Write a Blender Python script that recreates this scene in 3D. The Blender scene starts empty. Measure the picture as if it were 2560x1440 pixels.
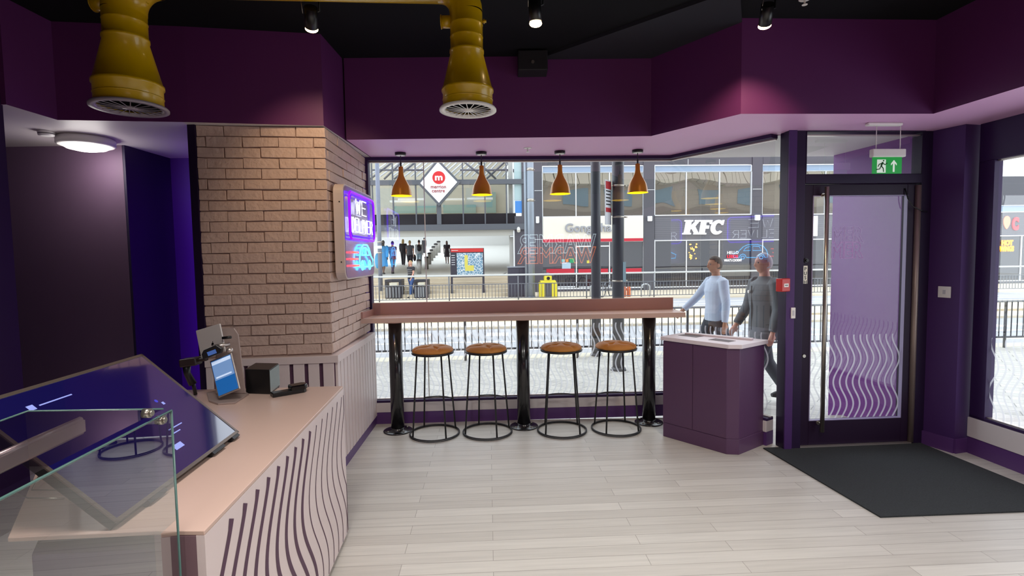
import bpy, bmesh, math, random
from mathutils import Vector, Matrix
random.seed(7)
PI = math.pi
SC = bpy.context.scene
C = SC.collection

# ------------------------------------------------------------------ camera
FPX, HC, PITCH, ROLL = 1300.0, 1.55, math.atan(80/1300.0), 0.015
FW = Vector((0, math.cos(PITCH), -math.sin(PITCH)))
UP0 = Vector((0, math.sin(PITCH), math.cos(PITCH)))
RT0 = Vector((1, 0, 0))
RT = RT0*math.cos(ROLL) - UP0*math.sin(ROLL)
UP = UP0*math.cos(ROLL) + RT0*math.sin(ROLL)
# the rolled axes: image rows rise to the right
cam_d = bpy.data.cameras.new('camera'); cam = bpy.data.objects.new('camera', cam_d); C.objects.link(cam)
cam_d.sensor_width = 36.0; cam_d.lens = 36.0*FPX/2560.0; cam_d.clip_start = 0.02; cam_d.clip_end = 500
R3 = Matrix((RT, UP, -FW)).transposed()
cam.matrix_world = Matrix.Translation((0, 0, HC)) @ R3.to_4x4()
SC.camera = cam

# ------------------------------------------------------------------ world, exposure, big lights
W = bpy.data.worlds.new('overcast_sky'); SC.world = W; W.use_nodes = True
bg = W.node_tree.nodes['Background']
bg.inputs[0].default_value = (0.86, 0.93, 1.0, 1); bg.inputs[1].default_value = 2.9
SC.view_settings.view_transform = 'Standard'; SC.view_settings.look = 'None'
SC.view_settings.exposure = 0.0; SC.view_settings.gamma = 1.0; SC.view_settings.use_curve_mapping = False
SC.cycles.max_bounces = 8; SC.cycles.transparent_max_bounces = 16
SC.cycles.caustics_reflective = False; SC.cycles.caustics_refractive = False
SC.cycles.sample_clamp_indirect = 6.0

def light(name, kind, loc, energy, col=(1, 1, 1), size=0.1, size_y=None, target=None, spot=None, blend=.5):
    d = bpy.data.lights.new(name, kind); d.energy = energy; d.color = col
    if kind == 'AREA':
        d.size = size
        if size_y: d.shape = 'RECTANGLE'; d.size_y = size_y
    else:
        d.shadow_soft_size = size
    if kind == 'SPOT': d.spot_size = spot or 1.0; d.spot_blend = blend
    o = bpy.data.objects.new(name, d); C.objects.link(o); o.location = loc
    if target is not None:
        o.rotation_euler = (Vector(target)-Vector(loc)).to_track_quat('-Z', 'Y').to_euler()
    return o
LIGHTS_FILL = [((-0.6, 1.0, 3.03), 22), ((1.6, 1.2, 3.03), 34), ((-0.6, -1.2, 3.03), 34), ((1.6, -1.2, 3.03), 34)]
for loc_, e_ in LIGHTS_FILL:      # added fill lights under the ceiling, unseen, to brighten the room
    pl_ = light('fill_panel_light', 'AREA', (loc_[0], loc_[1], loc_[2]-.03), e_*1.25, (1.0, .95, .90), .55, .55, (loc_[0], loc_[1], 0)); pl_.data.spread = 2.5   # spread narrowed so the window does not reflect them

# ------------------------------------------------------------------ picture geometry helpers
O = Vector((0, 0, HC))
def ray(x, y): return FW + RT*((x-1280)/FPX) - UP*((y-720)/FPX)
def F(x, y, z=0.0):
    d = ray(x, y); return O + d*((z-HC)/d.z)
def V(A, B, x, y):
    A = Vector(A); B = Vector(B); d = ray(x, y); n = Vector((-(B-A).y, (B-A).x, 0))
    return O + d*((n.dot(A-O))/n.dot(d))
def zat(P, y):
    lo, hi = -1.0, 8.0
    for _ in range(50):
        m = (lo+hi)/2; q = Vector((P[0], P[1], m))-O; v = 720-FPX*q.dot(UP)/q.dot(FW)
        if v > y: lo = m
        else: hi = m
    return lo
def hor(x): return 640.5-.015*(x-1280)

# ------------------------------------------------------------------ materials
def S(r, g, b):
    f = lambda c: (c/255/12.92) if c/255 <= .04045 else ((c/255+.055)/1.055)**2.4
    return (f(r), f(g), f(b), 1)
MATS = {}
def mat(name, col, rough=.5, metal=0., emit=None, estr=0., spec=.5, noise=0., nscale=8., bump=0., bscale=60., coat=0.):
    if name in MATS: return MATS[name]
    m = bpy.data.materials.new(name); m.use_nodes = True; nt = m.node_tree; b = nt.nodes['Principled BSDF']
    b.inputs['Base Color'].default_value = col; b.inputs['Roughness'].default_value = rough
    b.inputs['Metallic'].default_value = metal; b.inputs['Specular IOR Level'].default_value = spec
    if coat: b.inputs['Coat Weight'].default_value = coat; b.inputs['Coat Roughness'].default_value = .08
    if emit: b.inputs['Emission Color'].default_value = emit; b.inputs['Emission Strength'].default_value = estr
    if noise:
        tc = nt.nodes.new('ShaderNodeTexCoord'); n = nt.nodes.new('ShaderNodeTexNoise'); n.inputs['Scale'].default_value = nscale
        n.inputs['Detail'].default_value = 4
        mx = nt.nodes.new('ShaderNodeMixRGB'); mx.inputs[1].default_value = tuple(c*(1-noise) for c in col[:3])+(1,)
        mx.inputs[2].default_value = tuple(min(1, c*(1+noise)) for c in col[:3])+(1,)
        nt.links.new(tc.outputs['Object'], n.inputs['Vector']); nt.links.new(n.outputs['Fac'], mx.inputs[0]); nt.links.new(mx.outputs[0], b.inputs['Base Color'])
    if bump:
        tc = nt.nodes.new('ShaderNodeTexCoord'); n = nt.nodes.new('ShaderNodeTexNoise'); n.inputs['Scale'].default_value = bscale
        bp = nt.nodes.new('ShaderNodeBump'); bp.inputs['Strength'].default_value = bump; bp.inputs['Distance'].default_value = .01
        nt.links.new(tc.outputs['Object'], n.inputs['Vector']); nt.links.new(n.outputs['Fac'], bp.inputs['Height']); nt.links.new(bp.outputs[0], b.inputs['Normal'])
    MATS[name] = m; return m
def glass(name, tint=(1, 1, 1, 1), ior=1.5, gain=1.3, wavy=0.):
    if name in MATS: return MATS[name]
    m = bpy.data.materials.new(name); m.use_nodes = True; nt = m.node_tree; nt.nodes.clear()
    out = nt.nodes.new('ShaderNodeOutputMaterial'); mx = nt.nodes.new('ShaderNodeMixShader')
    t = nt.nodes.new('ShaderNodeBsdfTransparent'); t.inputs[0].default_value = tint
    g = nt.nodes.new('ShaderNodeBsdfGlossy'); g.inputs['Roughness'].default_value = 0.0
    fr = nt.nodes.new('ShaderNodeFresnel'); ge = nt.nodes.new('ShaderNodeNewGeometry'); io = nt.nodes.new('ShaderNodeMapRange')
    io.inputs['To Min'].default_value = ior; io.inputs['To Max'].default_value = 1/ior     # same reflectance from both sides of the sheet
    nt.links.new(ge.outputs['Backfacing'], io.inputs['Value']); nt.links.new(io.outputs[0], fr.inputs[0])
    mu = nt.nodes.new('ShaderNodeMath'); mu.operation = 'MULTIPLY'; mu.inputs[1].default_value = gain; mu.use_clamp = True
    nt.links.new(fr.outputs[0], mu.inputs[0]); nt.links.new(mu.outputs[0], mx.inputs[0])
    nt.links.new(t.outputs[0], mx.inputs[1]); nt.links.new(g.outputs[0], mx.inputs[2]); nt.links.new(mx.outputs[0], out.inputs[0])
    if wavy:
        tc = nt.nodes.new('ShaderNodeTexCoord'); n = nt.nodes.new('ShaderNodeTexNoise'); n.inputs['Scale'].default_value = .8; n.inputs['Detail'].default_value = 0
        bp = nt.nodes.new('ShaderNodeBump'); bp.inputs['Strength'].default_value = wavy; bp.inputs['Distance'].default_value = .1
        nt.links.new(tc.outputs['Object'], n.inputs['Vector']); nt.links.new(n.outputs['Fac'], bp.inputs['Height']); nt.links.new(bp.outputs[0], g.inputs['Normal'])
    MATS[name] = m; return m
def brick_mat(name, c1, c2, mortar, w, h, msize, rough=.5, noise=.0, bump=.0, offset=.5, wood=False, rot=0., vert=False):
    if name in MATS: return MATS[name]
    m = bpy.data.materials.new(name); m.use_nodes = True; nt = m.node_tree; b = nt.nodes['Principled BSDF']; L = nt.links.new
    tc = nt.nodes.new('ShaderNodeTexCoord'); mp = nt.nodes.new('ShaderNodeMapping'); mp.inputs['Rotation'].default_value = (PI/2 if vert else 0, 0, rot)
    L(tc.outputs['Object'], mp.inputs[0])
    br = nt.nodes.new('ShaderNodeTexBrick'); br.inputs['Scale'].default_value = 1.0; br.offset = offset
    br.inputs['Color1'].default_value = c1; br.inputs['Color2'].default_value = c2; br.inputs['Mortar'].default_value = mortar
    br.inputs['Mortar Size'].default_value = msize; br.inputs['Brick Width'].default_value = w; br.inputs['Row Height'].default_value = h
    br.inputs['Mortar Smooth'].default_value = .1; br.inputs['Bias'].default_value = 0
    L(mp.outputs[0], br.inputs[0]); col = br.outputs['Color']
    if noise:
        m2 = nt.nodes.new('ShaderNodeMapping'); m2.inputs['Scale'].default_value = (1.2, 22, 1) if wood else (3, 3, 3)
        L(mp.outputs[0], m2.inputs[0]); n = nt.nodes.new('ShaderNodeTexNoise'); n.inputs['Scale'].default_value = 2.0; n.inputs['Detail'].default_value = 6
        L(m2.outputs[0], n.inputs[0]); cr = nt.nodes.new('ShaderNodeValToRGB')
        cr.color_ramp.elements[0].position = .3; cr.color_ramp.elements[0].color = (1-noise, 1-noise, 1-noise, 1)
        cr.color_ramp.elements[1].position = .7; cr.color_ramp.elements[1].color = (1, 1, 1, 1)
        L(n.outputs['Fac'], cr.inputs[0]); mx = nt.nodes.new('ShaderNodeMixRGB'); mx.blend_type = 'MULTIPLY'; mx.inputs[0].default_value = 1
        L(col, mx.inputs[1]); L(cr.outputs[0], mx.inputs[2]); col = mx.outputs[0]
    L(col, b.inputs['Base Color']); b.inputs['Roughness'].default_value = rough
    if bump:
        bp = nt.nodes.new('ShaderNodeBump'); bp.inputs['Strength'].default_value = bump; bp.inputs['Distance'].default_value = .004; bp.invert = True
        L(br.outputs['Fac'], bp.inputs['Height']); L(bp.outputs[0], b.inputs['Normal'])
    MATS[name] = m; return m

M_PLUM = mat('plum_paint', S(94, 36, 94), .55, noise=.06, nscale=2)
M_SOFF = mat('daylit_plum_paint', S(216, 166, 210), .5)  # bulkhead plum made paler: daylight put into the colour
M_DPUR = mat('dark_purple_paint', S(70, 40, 96), .5, spec=.3)
M_FRAME = mat('dark_purple_frame', S(36, 20, 52), .5, spec=.25)
M_BLACKC = mat('black_ceiling_paint', S(14, 14, 19), .8, spec=.2)
M_GREYC = mat('charcoal_ceiling_paint', S(38, 38, 46), .7, spec=.3)
M_WHITEP = mat('white_paint', S(214, 206, 206), .5)
M_PANEL = mat('pale_pink_laminate', S(222, 206, 204), .4, noise=.02, nscale=1.5)
M_PINKTOP = mat('blush_laminate', S(210, 180, 166), .3, noise=.03, nscale=3)
M_PINKEDGE = mat('dusky_pink_laminate', S(176, 134, 126), .35)
M_GROOVE = mat('plum_groove', S(84, 52, 76), .6)
M_BLK = mat('black_metal', S(26, 26, 28), .25, .0, coat=.5)
M_DMET = mat('dark_grey_metal', S(56, 56, 58), .4, .6)
M_BLKPL = mat('black_plastic', S(18, 18, 20), .35)
M_STEEL = mat('brushed_steel', S(176, 170, 160), .28, .9)
M_ALU = mat('aluminium', S(196, 186, 180), .35, .8)
M_WHITE = mat('white_plastic', S(232, 230, 226), .4)
M_YEL = mat('yellow_duct_paint', S(198, 160, 0), .3, noise=.05, nscale=4, coat=.3)
M_TAN = mat('tan_leather', S(198, 132, 56), .55, noise=.12, nscale=9, bump=.25, bscale=60)
M_GLASS = glass('window_glass', (.97, .98, .98, 1), 1.5, 3.0)
M_GLASSG = glass('greenish_glass', (.88, .93, .91, 1), 1.52, 4.5)
M_GLASSE = mat('glass_edge', S(78, 110, 104), .2)
def decal():
    m = bpy.data.materials.new('frosted_vinyl'); m.use_nodes = True; nt = m.node_tree; nt.nodes.clear(); L = nt.links.new
    out = nt.nodes.new('ShaderNodeOutputMaterial'); a = nt.nodes.new('ShaderNodeBsdfTransparent'); d = nt.nodes.new('ShaderNodeBsdfDiffuse'); t = nt.nodes.new('ShaderNodeBsdfTranslucent')
    d.inputs[0].default_value = S(232, 232, 240); t.inputs[0].default_value = S(240, 240, 246)
    m1 = nt.nodes.new('ShaderNodeMixShader'); m1.inputs[0].default_value = .62; L(d.outputs[0], m1.inputs[1]); L(t.outputs[0], m1.inputs[2])
    m2 = nt.nodes.new('ShaderNodeMixShader'); m2.inputs[0].default_value = .62; L(a.outputs[0], m2.inputs[1]); L(m1.outputs[0], m2.inputs[2]); L(m2.outputs[0], out.inputs[0]); return m
M_DECAL = decal()

# ------------------------------------------------------------------ object helpers
def link(name, me, parent=None, mats=()):
    o = bpy.data.objects.new(name, me); C.objects.link(o)
    for m in mats: me.materials.append(m)
    if parent: o.parent = parent
    return o
def tag(o, label=None, cat=None, group=None, kind=None):
    if label: o['label'] = label
    if cat: o['category'] = cat
    if group: o['group'] = group
    if kind: o['kind'] = kind
    return o
def thing(name, label, cat, loc=(0, 0, 0), rz=0., group=None):
    o = bpy.data.objects.new(name, None); C.objects.link(o); o.location = loc; o.rotation_euler = (0, 0, rz)
    o.empty_display_size = .1
    return tag(o, label, cat, group)
def dup(root, loc, rz=None, label=None, sc=None):
    r = root.copy(); C.objects.link(r); r.location = loc
    if rz is not None: r.rotation_euler = (0, 0, rz)
    if label: r['label'] = label
    if sc: r.scale = (sc, sc, sc)
    for ch in list(root.children):
        c = ch.copy(); C.objects.link(c); c.parent = r
        for g in list(ch.children):
            d = g.copy(); C.objects.link(d); d.parent = c
    return r
class MB:
    def __init__(s, M=None): s.b = bmesh.new(); s.M = M or Matrix.Identity(4); s.smooth = False
    def _v(s, p): return s.b.verts.new(s.M @ Vector(p))
    def poly(s, pts): 
        try: return s.b.faces.new([s._v(p) for p in pts])
        except Exception: return None
    def prism(s, pts, z0, z1):
        a = [s._v((p[0], p[1], z0)) for p in pts]; b = [s._v((p[0], p[1], z1)) for p in pts]; n = len(pts)
        s.b.faces.new(a[::-1]); s.b.faces.new(b)
        for i in range(n): s.b.faces.new((a[i], a[(i+1) % n], b[(i+1) % n], b[i]))
        return s
    def hexa(s, lo, hi):
        """lo, hi: four points each; a slab between two quads"""
        a = [s._v(p) for p in lo]; b = [s._v(p) for p in hi]; n = len(lo)
        s.b.faces.new(a[::-1]); s.b.faces.new(b)
        for i in range(n): s.b.faces.new((a[i], a[(i+1) % n], b[(i+1) % n], b[i]))
        return s
    def box(s, x0, x1, y0, y1, z0, z1): return s.prism([(x0, y0), (x1, y0), (x1, y1), (x0, y1)], z0, z1)
    def tube(s, pts, r, seg=8, closed=False, cap=True):
        pts = [Vector(p) for p in pts]; n = len(pts); rings = []; prev = None
        rr = r if isinstance(r, (list, tuple)) else [r]*n
        for i in range(n):
            if closed: t = pts[(i+1) % n]-pts[i-1]
            else: t = pts[min(i+1, n-1)]-pts[max(i-1, 0)]
            t.normalize()
            if prev is None:
                a = Vector((0, 0, 1)) if abs(t.z) < .9 else Vector((1, 0, 0)); u = t.cross(a).normalized()
            else: u = (prev-t*prev.dot(t)).normalized()
            prev = u; v = t.cross(u)
            rings.append([s._v(pts[i]+(u*math.cos(2*PI*k/seg)+v*math.sin(2*PI*k/seg))*rr[i]) for k in range(seg)])
        for i in range(n if closed else n-1):
            A, B = rings[i], rings[(i+1) % n]
            for k in range(seg):
                f = s.b.faces.new((A[k], A[(k+1) % seg], B[(k+1) % seg], B[k])); f.smooth = True
        if cap and not closed: s.b.faces.new(rings[0][::-1]); s.b.faces.new(rings[-1])
        return s
    def lathe(s, prof, c=(0, 0, 0), seg=32, cap0=True, cap1=True):
        rings = []
        for r, z in prof: rings.append([s._v((c[0]+r*math.cos(2*PI*k/seg), c[1]+r*math.sin(2*PI*k/seg), c[2]+z)) for k in range(seg)])
        for i in range(len(rings)-1):
            for k in range(seg):
                f = s.b.faces.new((rings[i][k], rings[i][(k+1) % seg], rings[i+1][(k+1) % seg], rings[i+1][k])); f.smooth = True
        if cap0: s.b.faces.new(rings[0][::-1])
        if cap1: s.b.faces.new(rings[-1])
        return s
    def ball(s, c, r, seg=12):
        n = seg//2; prof = [(max(1e-4, math.sin(PI*i/n)), -math.cos(PI*i/n)) for i in range(n+1)]
        rx, ry, rz = r if isinstance(r, (tuple, list)) else (r, r, r); M0 = s.M
        s.M = M0 @ Matrix.Translation(c) @ Matrix.Diagonal((rx, ry, rz, 1)); s.lathe(prof, seg=seg); s.M = M0; return s
    def build(s, name, m, parent=None, bevel=0., bseg=2, subsurf=0):
        bmesh.ops.recalc_face_normals(s.b, faces=s.b.faces)
        me = bpy.data.meshes.new(name); s.b.to_mesh(me); s.b.free()
        o = link(name, me, parent, m if isinstance(m, (list, tuple)) else [m])
        if bevel:
            d = o.modifiers.new('bevel', 'BEVEL'); d.width = bevel; d.segments = bseg; d.limit_method = 'ANGLE'; d.angle_limit = .7
        if subsurf: d = o.modifiers.new('sub', 'SUBSURF'); d.levels = d.render_levels = subsurf
        return o
def struct(name, mb, m, bevel=0., parent=None):
    o = mb.build(name, m, parent, bevel)
    if parent is None: o['kind'] = 'structure'
    return o
def text(name, s, m, parent, M, size=1., ext=.005, shear=0., bold=0., outline=0., sx=1., space=1., align='LEFT', lines=1.):
    cu = bpy.data.curves.new(name, 'FONT'); cu.body = s; cu.size = size; cu.extrude = ext; cu.shear = shear; cu.offset = bold
    cu.space_character = space; cu.align_x = align; cu.space_line = lines; cu.resolution_u = 4
    if outline: cu.fill_mode = 'NONE'; cu.bevel_depth = outline; cu.extrude = 0; cu.bevel_resolution = 1
    o = bpy.data.objects.new(name, cu); C.objects.link(o); dg = bpy.context.evaluated_depsgraph_get()
    me = bpy.data.meshes.new_from_object(o.evaluated_get(dg)); bpy.data.objects.remove(o)
    me.transform(M @ Matrix.Diagonal((sx, 1, 1, 1))); me.materials.clear(); me.name = name
    return link(name, me, parent, [m])
def plane_M(o, ex, n):
    """frame with local x = ex, local y = up, local z = n (outward)"""
    ex = Vector(ex).normalized(); n = Vector(n).normalized(); ey = n.cross(ex)
    return Matrix.Translation(o) @ Matrix((ex, ey, n)).transposed().to_4x4()
def lerp(a, b, t): return a+(b-a)*t

ZS = 2.465      # underside of the bulkhead
ZC = 3.08       # ceiling
# ------------------------------------------------------------------ plan of the shop (metres, camera above 0,0)
A0 = Vector((-1.311, 4.781, 0)); A1 = Vector((1.391, 4.905, 0)); AD = (A1-A0).normalized(); AN = Vector((AD.y, -AD.x, 0))
AC = V(A0+Vector((0, .06, 0)), A1+Vector((0, .06, 0)), 1677, 700); AC.z = 0        # corner of the window and its angled wing
P_D0 = Vector((2.25, 4.05, 0)); P_D1 = Vector((3.17, 4.11, 0)); DD = (P_D1-P_D0).normalized(); DN = Vector((DD.y, -DD.x, 0))
B1 = Vector((2.075, 4.12, 0))
PIER_A = Vector((3.265, 4.09, 0)); PIER_B = Vector((3.346, 3.874, 0)); PIER_C = Vector((3.50, 3.91, 0))
RW_D = Vector((.087, -.996, 0)); RW_E = PIER_C+RW_D*8.0
PR = Vector((-1.28, 3.66, 0)); PL = Vector((-2.12, 3.56, 0)); PW = Vector((-1.312, 4.80, 0))
BK = -3.2   # back wall y

# floor
mb = MB(); mb.box(-6, 4.6, BK-.2, 4.84, -.05, 0)
M_FLOOR = brick_mat('bleached_oak_planks', S(213, 209, 200), S(196, 191, 182), S(158, 152, 143), 1.25, .095, .0016, .42, .13, .25, .37, True, math.radians(-2.6))
struct('floor', mb, M_FLOOR)

# ceiling
mb = MB(); mb.box(-6, 4.6, BK-.2, 5.0, ZC, ZC+.1)
struct('ceiling', mb, M_BLACKC)
c0, c1 = F(1335, 143, ZC), F(1850, -40, ZC)
mb = MB(); mb.prism([(c0.x, c0.y), (c1.x, c1.y), (1.53, 3.50), (1.10, 4.11)], ZC-.025, ZC+.01)
struct('trim_1', mb, M_GREYC)

# bulkhead: plum faces, underside the same plum lightened to stand for daylight
W0, W1_, W2, W3, W4 = Vector((-1.262, 4.08, 0)), Vector((1.10, 4.11, 0)), Vector((1.53, 3.50, 0)), Vector((2.86, 3.57, 0)), Vector((2.91, 3.0, 0))
LF0, LF1 = Vector((-2.93, 3.40, 0)), PR.copy()
def face_strip(pts, z0, z1, th=.02):
    mb = MB()
    for a, b in zip(pts[:-1], pts[1:]):
        a = Vector(a); b = Vector(b); n = Vector((-(b-a).y, (b-a).x, 0)).normalized()*th
        mb.prism([(a.x, a.y), (b.x, b.y), (b.x+n.x, b.y+n.y), (a.x+n.x, a.y+n.y)], z0, z1)
    return mb
RB = Vector((2.91, 3.0, 0))+Vector((.087, -.996, 0))*6.5
mb = MB()
# main body over the window, stepping round the door and down the right side
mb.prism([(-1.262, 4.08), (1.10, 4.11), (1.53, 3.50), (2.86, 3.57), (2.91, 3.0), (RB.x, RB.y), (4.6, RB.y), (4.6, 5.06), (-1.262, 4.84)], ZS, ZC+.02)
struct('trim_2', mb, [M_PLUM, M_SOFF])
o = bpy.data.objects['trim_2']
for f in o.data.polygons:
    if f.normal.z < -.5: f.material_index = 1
# left part over the kitchen opening and the pillar
mb = MB(); mb.prism([(-2.93, 3.06), (-2.90, 3.06), (-2.90, 3.40), (PL.x, 3.50), (PR.x, 3.645), (-1.268, 4.82), (-1.5, 4.9), (-4.2, 4.9), (-4.2, 3.0)], ZS, ZC+.02)
struct('trim_3', mb, [M_PLUM, M_WHITEP])
for f in bpy.data.objects['trim_3'].data.polygons:
    if f.normal.z < -.5: f.material_index = 1

# back, left and right walls
mb = MB(); mb.box(-6, 4.6, BK-.15, BK, 0, ZC); struct('wall_back', mb, M_PLUM)
mb = MB(); mb.box(-3.05, -2.93, BK, 3.07, 0, ZC); struct('wall_left', mb, mat('shaded_purple_wall', S(46, 24, 62), .55, spec=.3))  # same wall paint darkened to stand in for dimmer light
M_GRP = mat('grey_plum_wall', S(110, 86, 112), .6, noise=.04)
mb = MB(); mb.box(-4.3, -3.05, 4.15, 4.72, 0, ZS); struct('wall_kitchen', mb, M_GRP)
mb = MB(); mb.box(-3.06, -1.32, 4.70, 4.85, 0, ZS); struct('wall_rear_left', mb, mat('violet_wall', S(92, 40, 150), .5))
mb = MB(); mb.box(-4.3, -4.2, -3, 4.8, 0, ZS); mb.box(-4.3, -3.0, 2.95, 3.06, 0, ZS) ; struct('wall_far_left', mb, M_GRP)
mb = MB(); mb.box(-3.048, -3.03, 4.15, 4.7, 0, ZS); struct('trim_4', mb, mat('navy_panel', S(40, 30, 62), .6))
mb = MB(); mb.box(PL.x-.05, PL.x, PL.y, 4.7, 0, ZS); struct('trim_5', mb, M_FRAME)

# pier between the door and the right window
mb = MB(); mb.prism([(3.30, 4.30), (PIER_A.x, PIER_A.y), (PIER_B.x, PIER_B.y), (PIER_C.x, PIER_C.y), (3.62, 3.93), (3.62, 4.32)], 0, ZS)
struct('wall_right', mb, M_DPUR)
mb = MB()
q = [PIER_A, PIER_B, PIER_C]
for a, b in zip(q[:-1], q[1:]):
    n = Vector(((b-a).y, -(b-a).x, 0)).normalized()*-.012
    n = -n if n.dot(Vector((0, -1, 0))+Vector((-.5, 0, 0))) < 0 else n
    mb.prism([(a.x, a.y), (b.x, b.y), (b.x+n.x, b.y+n.y), (a.x+n.x, a.y+n.y)], 0, .11)
struct('baseboard_right', mb, mat('purple_skirting', S(88, 52, 112), .4))

# ------------------------------------------------------------------ wave vinyl
def wave_ribbon(mb, fn, s0, z0, z1, w, amp, lam, zc, n=36):
    """ribbon in a vertical plane; fn(s,z) gives the point"""
    pr = None
    for i in range(n+1):
        z = lerp(z0, z1, i/n); s = s0+amp*math.cos(2*PI*(z-zc)/lam)
        ds = -amp*2*PI/lam*math.sin(2*PI*(z-zc)/lam); k = w/2*math.sqrt(1+ds*ds*.55)
        a, b = mb._v(fn(s-k, z)), mb._v(fn(s+k, z))
        if pr: mb.b.faces.new((pr[0], pr[1], b, a))
        pr = (a, b)

# ------------------------------------------------------------------ glazing
def window(name, a, b, nrm, z_glass0, z_glass1, fw, plinth, sill, joints=(), wave=None, framedepth=.06, ends=(1, 1)):
    """a,b: floor line; nrm points into the shop"""
    a = Vector(a); b = Vector(b); L = (b-a).length; e = (b-a)/L
    Mx = plane_M(a, e, nrm)          # local x along, y up, z to room
    root = bpy.data.objects.new(name, None); C.objects.link(root); root['kind'] = 'structure'
    mb = MB(Mx)
    def bx(x0, x1, y0, y1, d0, d1):
        mb.hexa([(x0, y0, d0), (x1, y0, d0), (x1, y1, d0), (x0, y1, d0)], [(x0, y0, d1), (x1, y0, d1), (x1, y1, d1), (x0, y1, d1)])
    bx(0, L, z_glass1, ZS, -.03, framedepth)
    if ends[0]: bx(0, fw, z_glass0-.02, z_glass1, -.03, framedepth)
    if ends[1]: bx(L-fw, L, z_glass0-.02, z_glass1, -.03, framedepth)
    bx(0, L, z_glass0-.022, z_glass0, -.03, framedepth)
    mb.build('frame', mat('purple_window_frame', S(50, 28, 74), .5, spec=.3), root, .003)
    mb = MB(Mx); bx(0, L, z_glass1-.012, z_glass1, -.02, .012); bx(fw*.9, L, z_glass0, z_glass0+.008, -.02, .02)
    mb.build('glazing_bead', M_ALU, root)
    if sill:
        mb = MB(Mx); bx(0, L, sill, z_glass0-.022, -.03, framedepth+.012); mb.build('sill', M_WHITEP, root, .003)
    mb = MB(Mx); bx(0, L, 0, plinth, -.03, framedepth+.006); mb.build('plinth', MATS['purple_skirting'], root)
    mb = MB(Mx); xs = [0]+list(joints)+[L]
    for x0, x1 in zip(xs[:-1], xs[1:]):
        mb.poly([(x0+.002, z_glass0, 0), (x1-.002, z_glass0, 0), (x1-.002, z_glass1, 0), (x0+.002, z_glass1, 0)])
    mb.build('pane', M_GLASS, root)
    if joints:
        mb = MB(Mx)
        for x in joints: bx(x-.004, x+.004, z_glass0, z_glass1, -.006, .006)
        mb.build('joint_seal', mat('clear_seal', S(214, 214, 208), .3), root)
    if wave:
        mb = MB(Mx); s = wave
        while s < L-.03:
            wave_ribbon(mb, lambda u, z: (u, z, .004), s, z_glass0+.01, .90, .013, .031, .36, .33)
            s += .053
        mb.build('wave_decal', M_DECAL, root)
    return root
zg0, zg1 = zat(A0, 1002), zat(A0+Vector((0, .06, 0)), 404)
zs_ = zat(A0, 1031)
NA = AN  # into the room (towards -y)
aw0 = A0-AD*.03+Vector((0, .06, 0)); 
LA = (AC-aw0).length
jx = (V(aw0, AC, 1066, 700)-aw0).xy.length
window('window_1', aw0, AC, NA, zg0, zg1, .045, zs_, zs_, joints=(jx,), wave=.08, ends=(1, 0))
eB = (B1-AC).normalized(); NB = Vector((eB.y, -eB.x, 0))
window('window_2', AC, B1, NB, zg0, zg1, .02, zs_, zs_, joints=(), wave=.05, ends=(0, 0))
r0 = PIER_C+RW_D*.02; NR = Vector((-RW_D.y, RW_D.x, 0)); NR = NR if NR.x < 0 else -NR
zr1 = 2.19
rw = window('window_3', r0, r0+RW_D*2.6, NR, .30, zr1, .115, .13, .13, wave=.14, framedepth=.04, ends=(1, 1))
mb = MB(); n = -NR*.12; a = r0; b = r0+RW_D*2.6
mb.prism([(b.x, b.y), (RW_E.x, RW_E.y), (RW_E.x+n.x, RW_E.y+n.y), (b.x+n.x, b.y+n.y)], 0, ZC); struct('wall_right_rear', mb, M_DPUR)
mb = MB(); n2 = NR*.035; w0 = V(r0, r0+RW_D, 2478, 700)
mb.prism([(r0.x+n2.x, r0.y+n2.y), (w0.x+n2.x, w0.y+n2.y), (w0.x, w0.y), (r0.x, r0.y)], .30, ZS); struct('trim_6', mb, M_DPUR)

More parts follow.
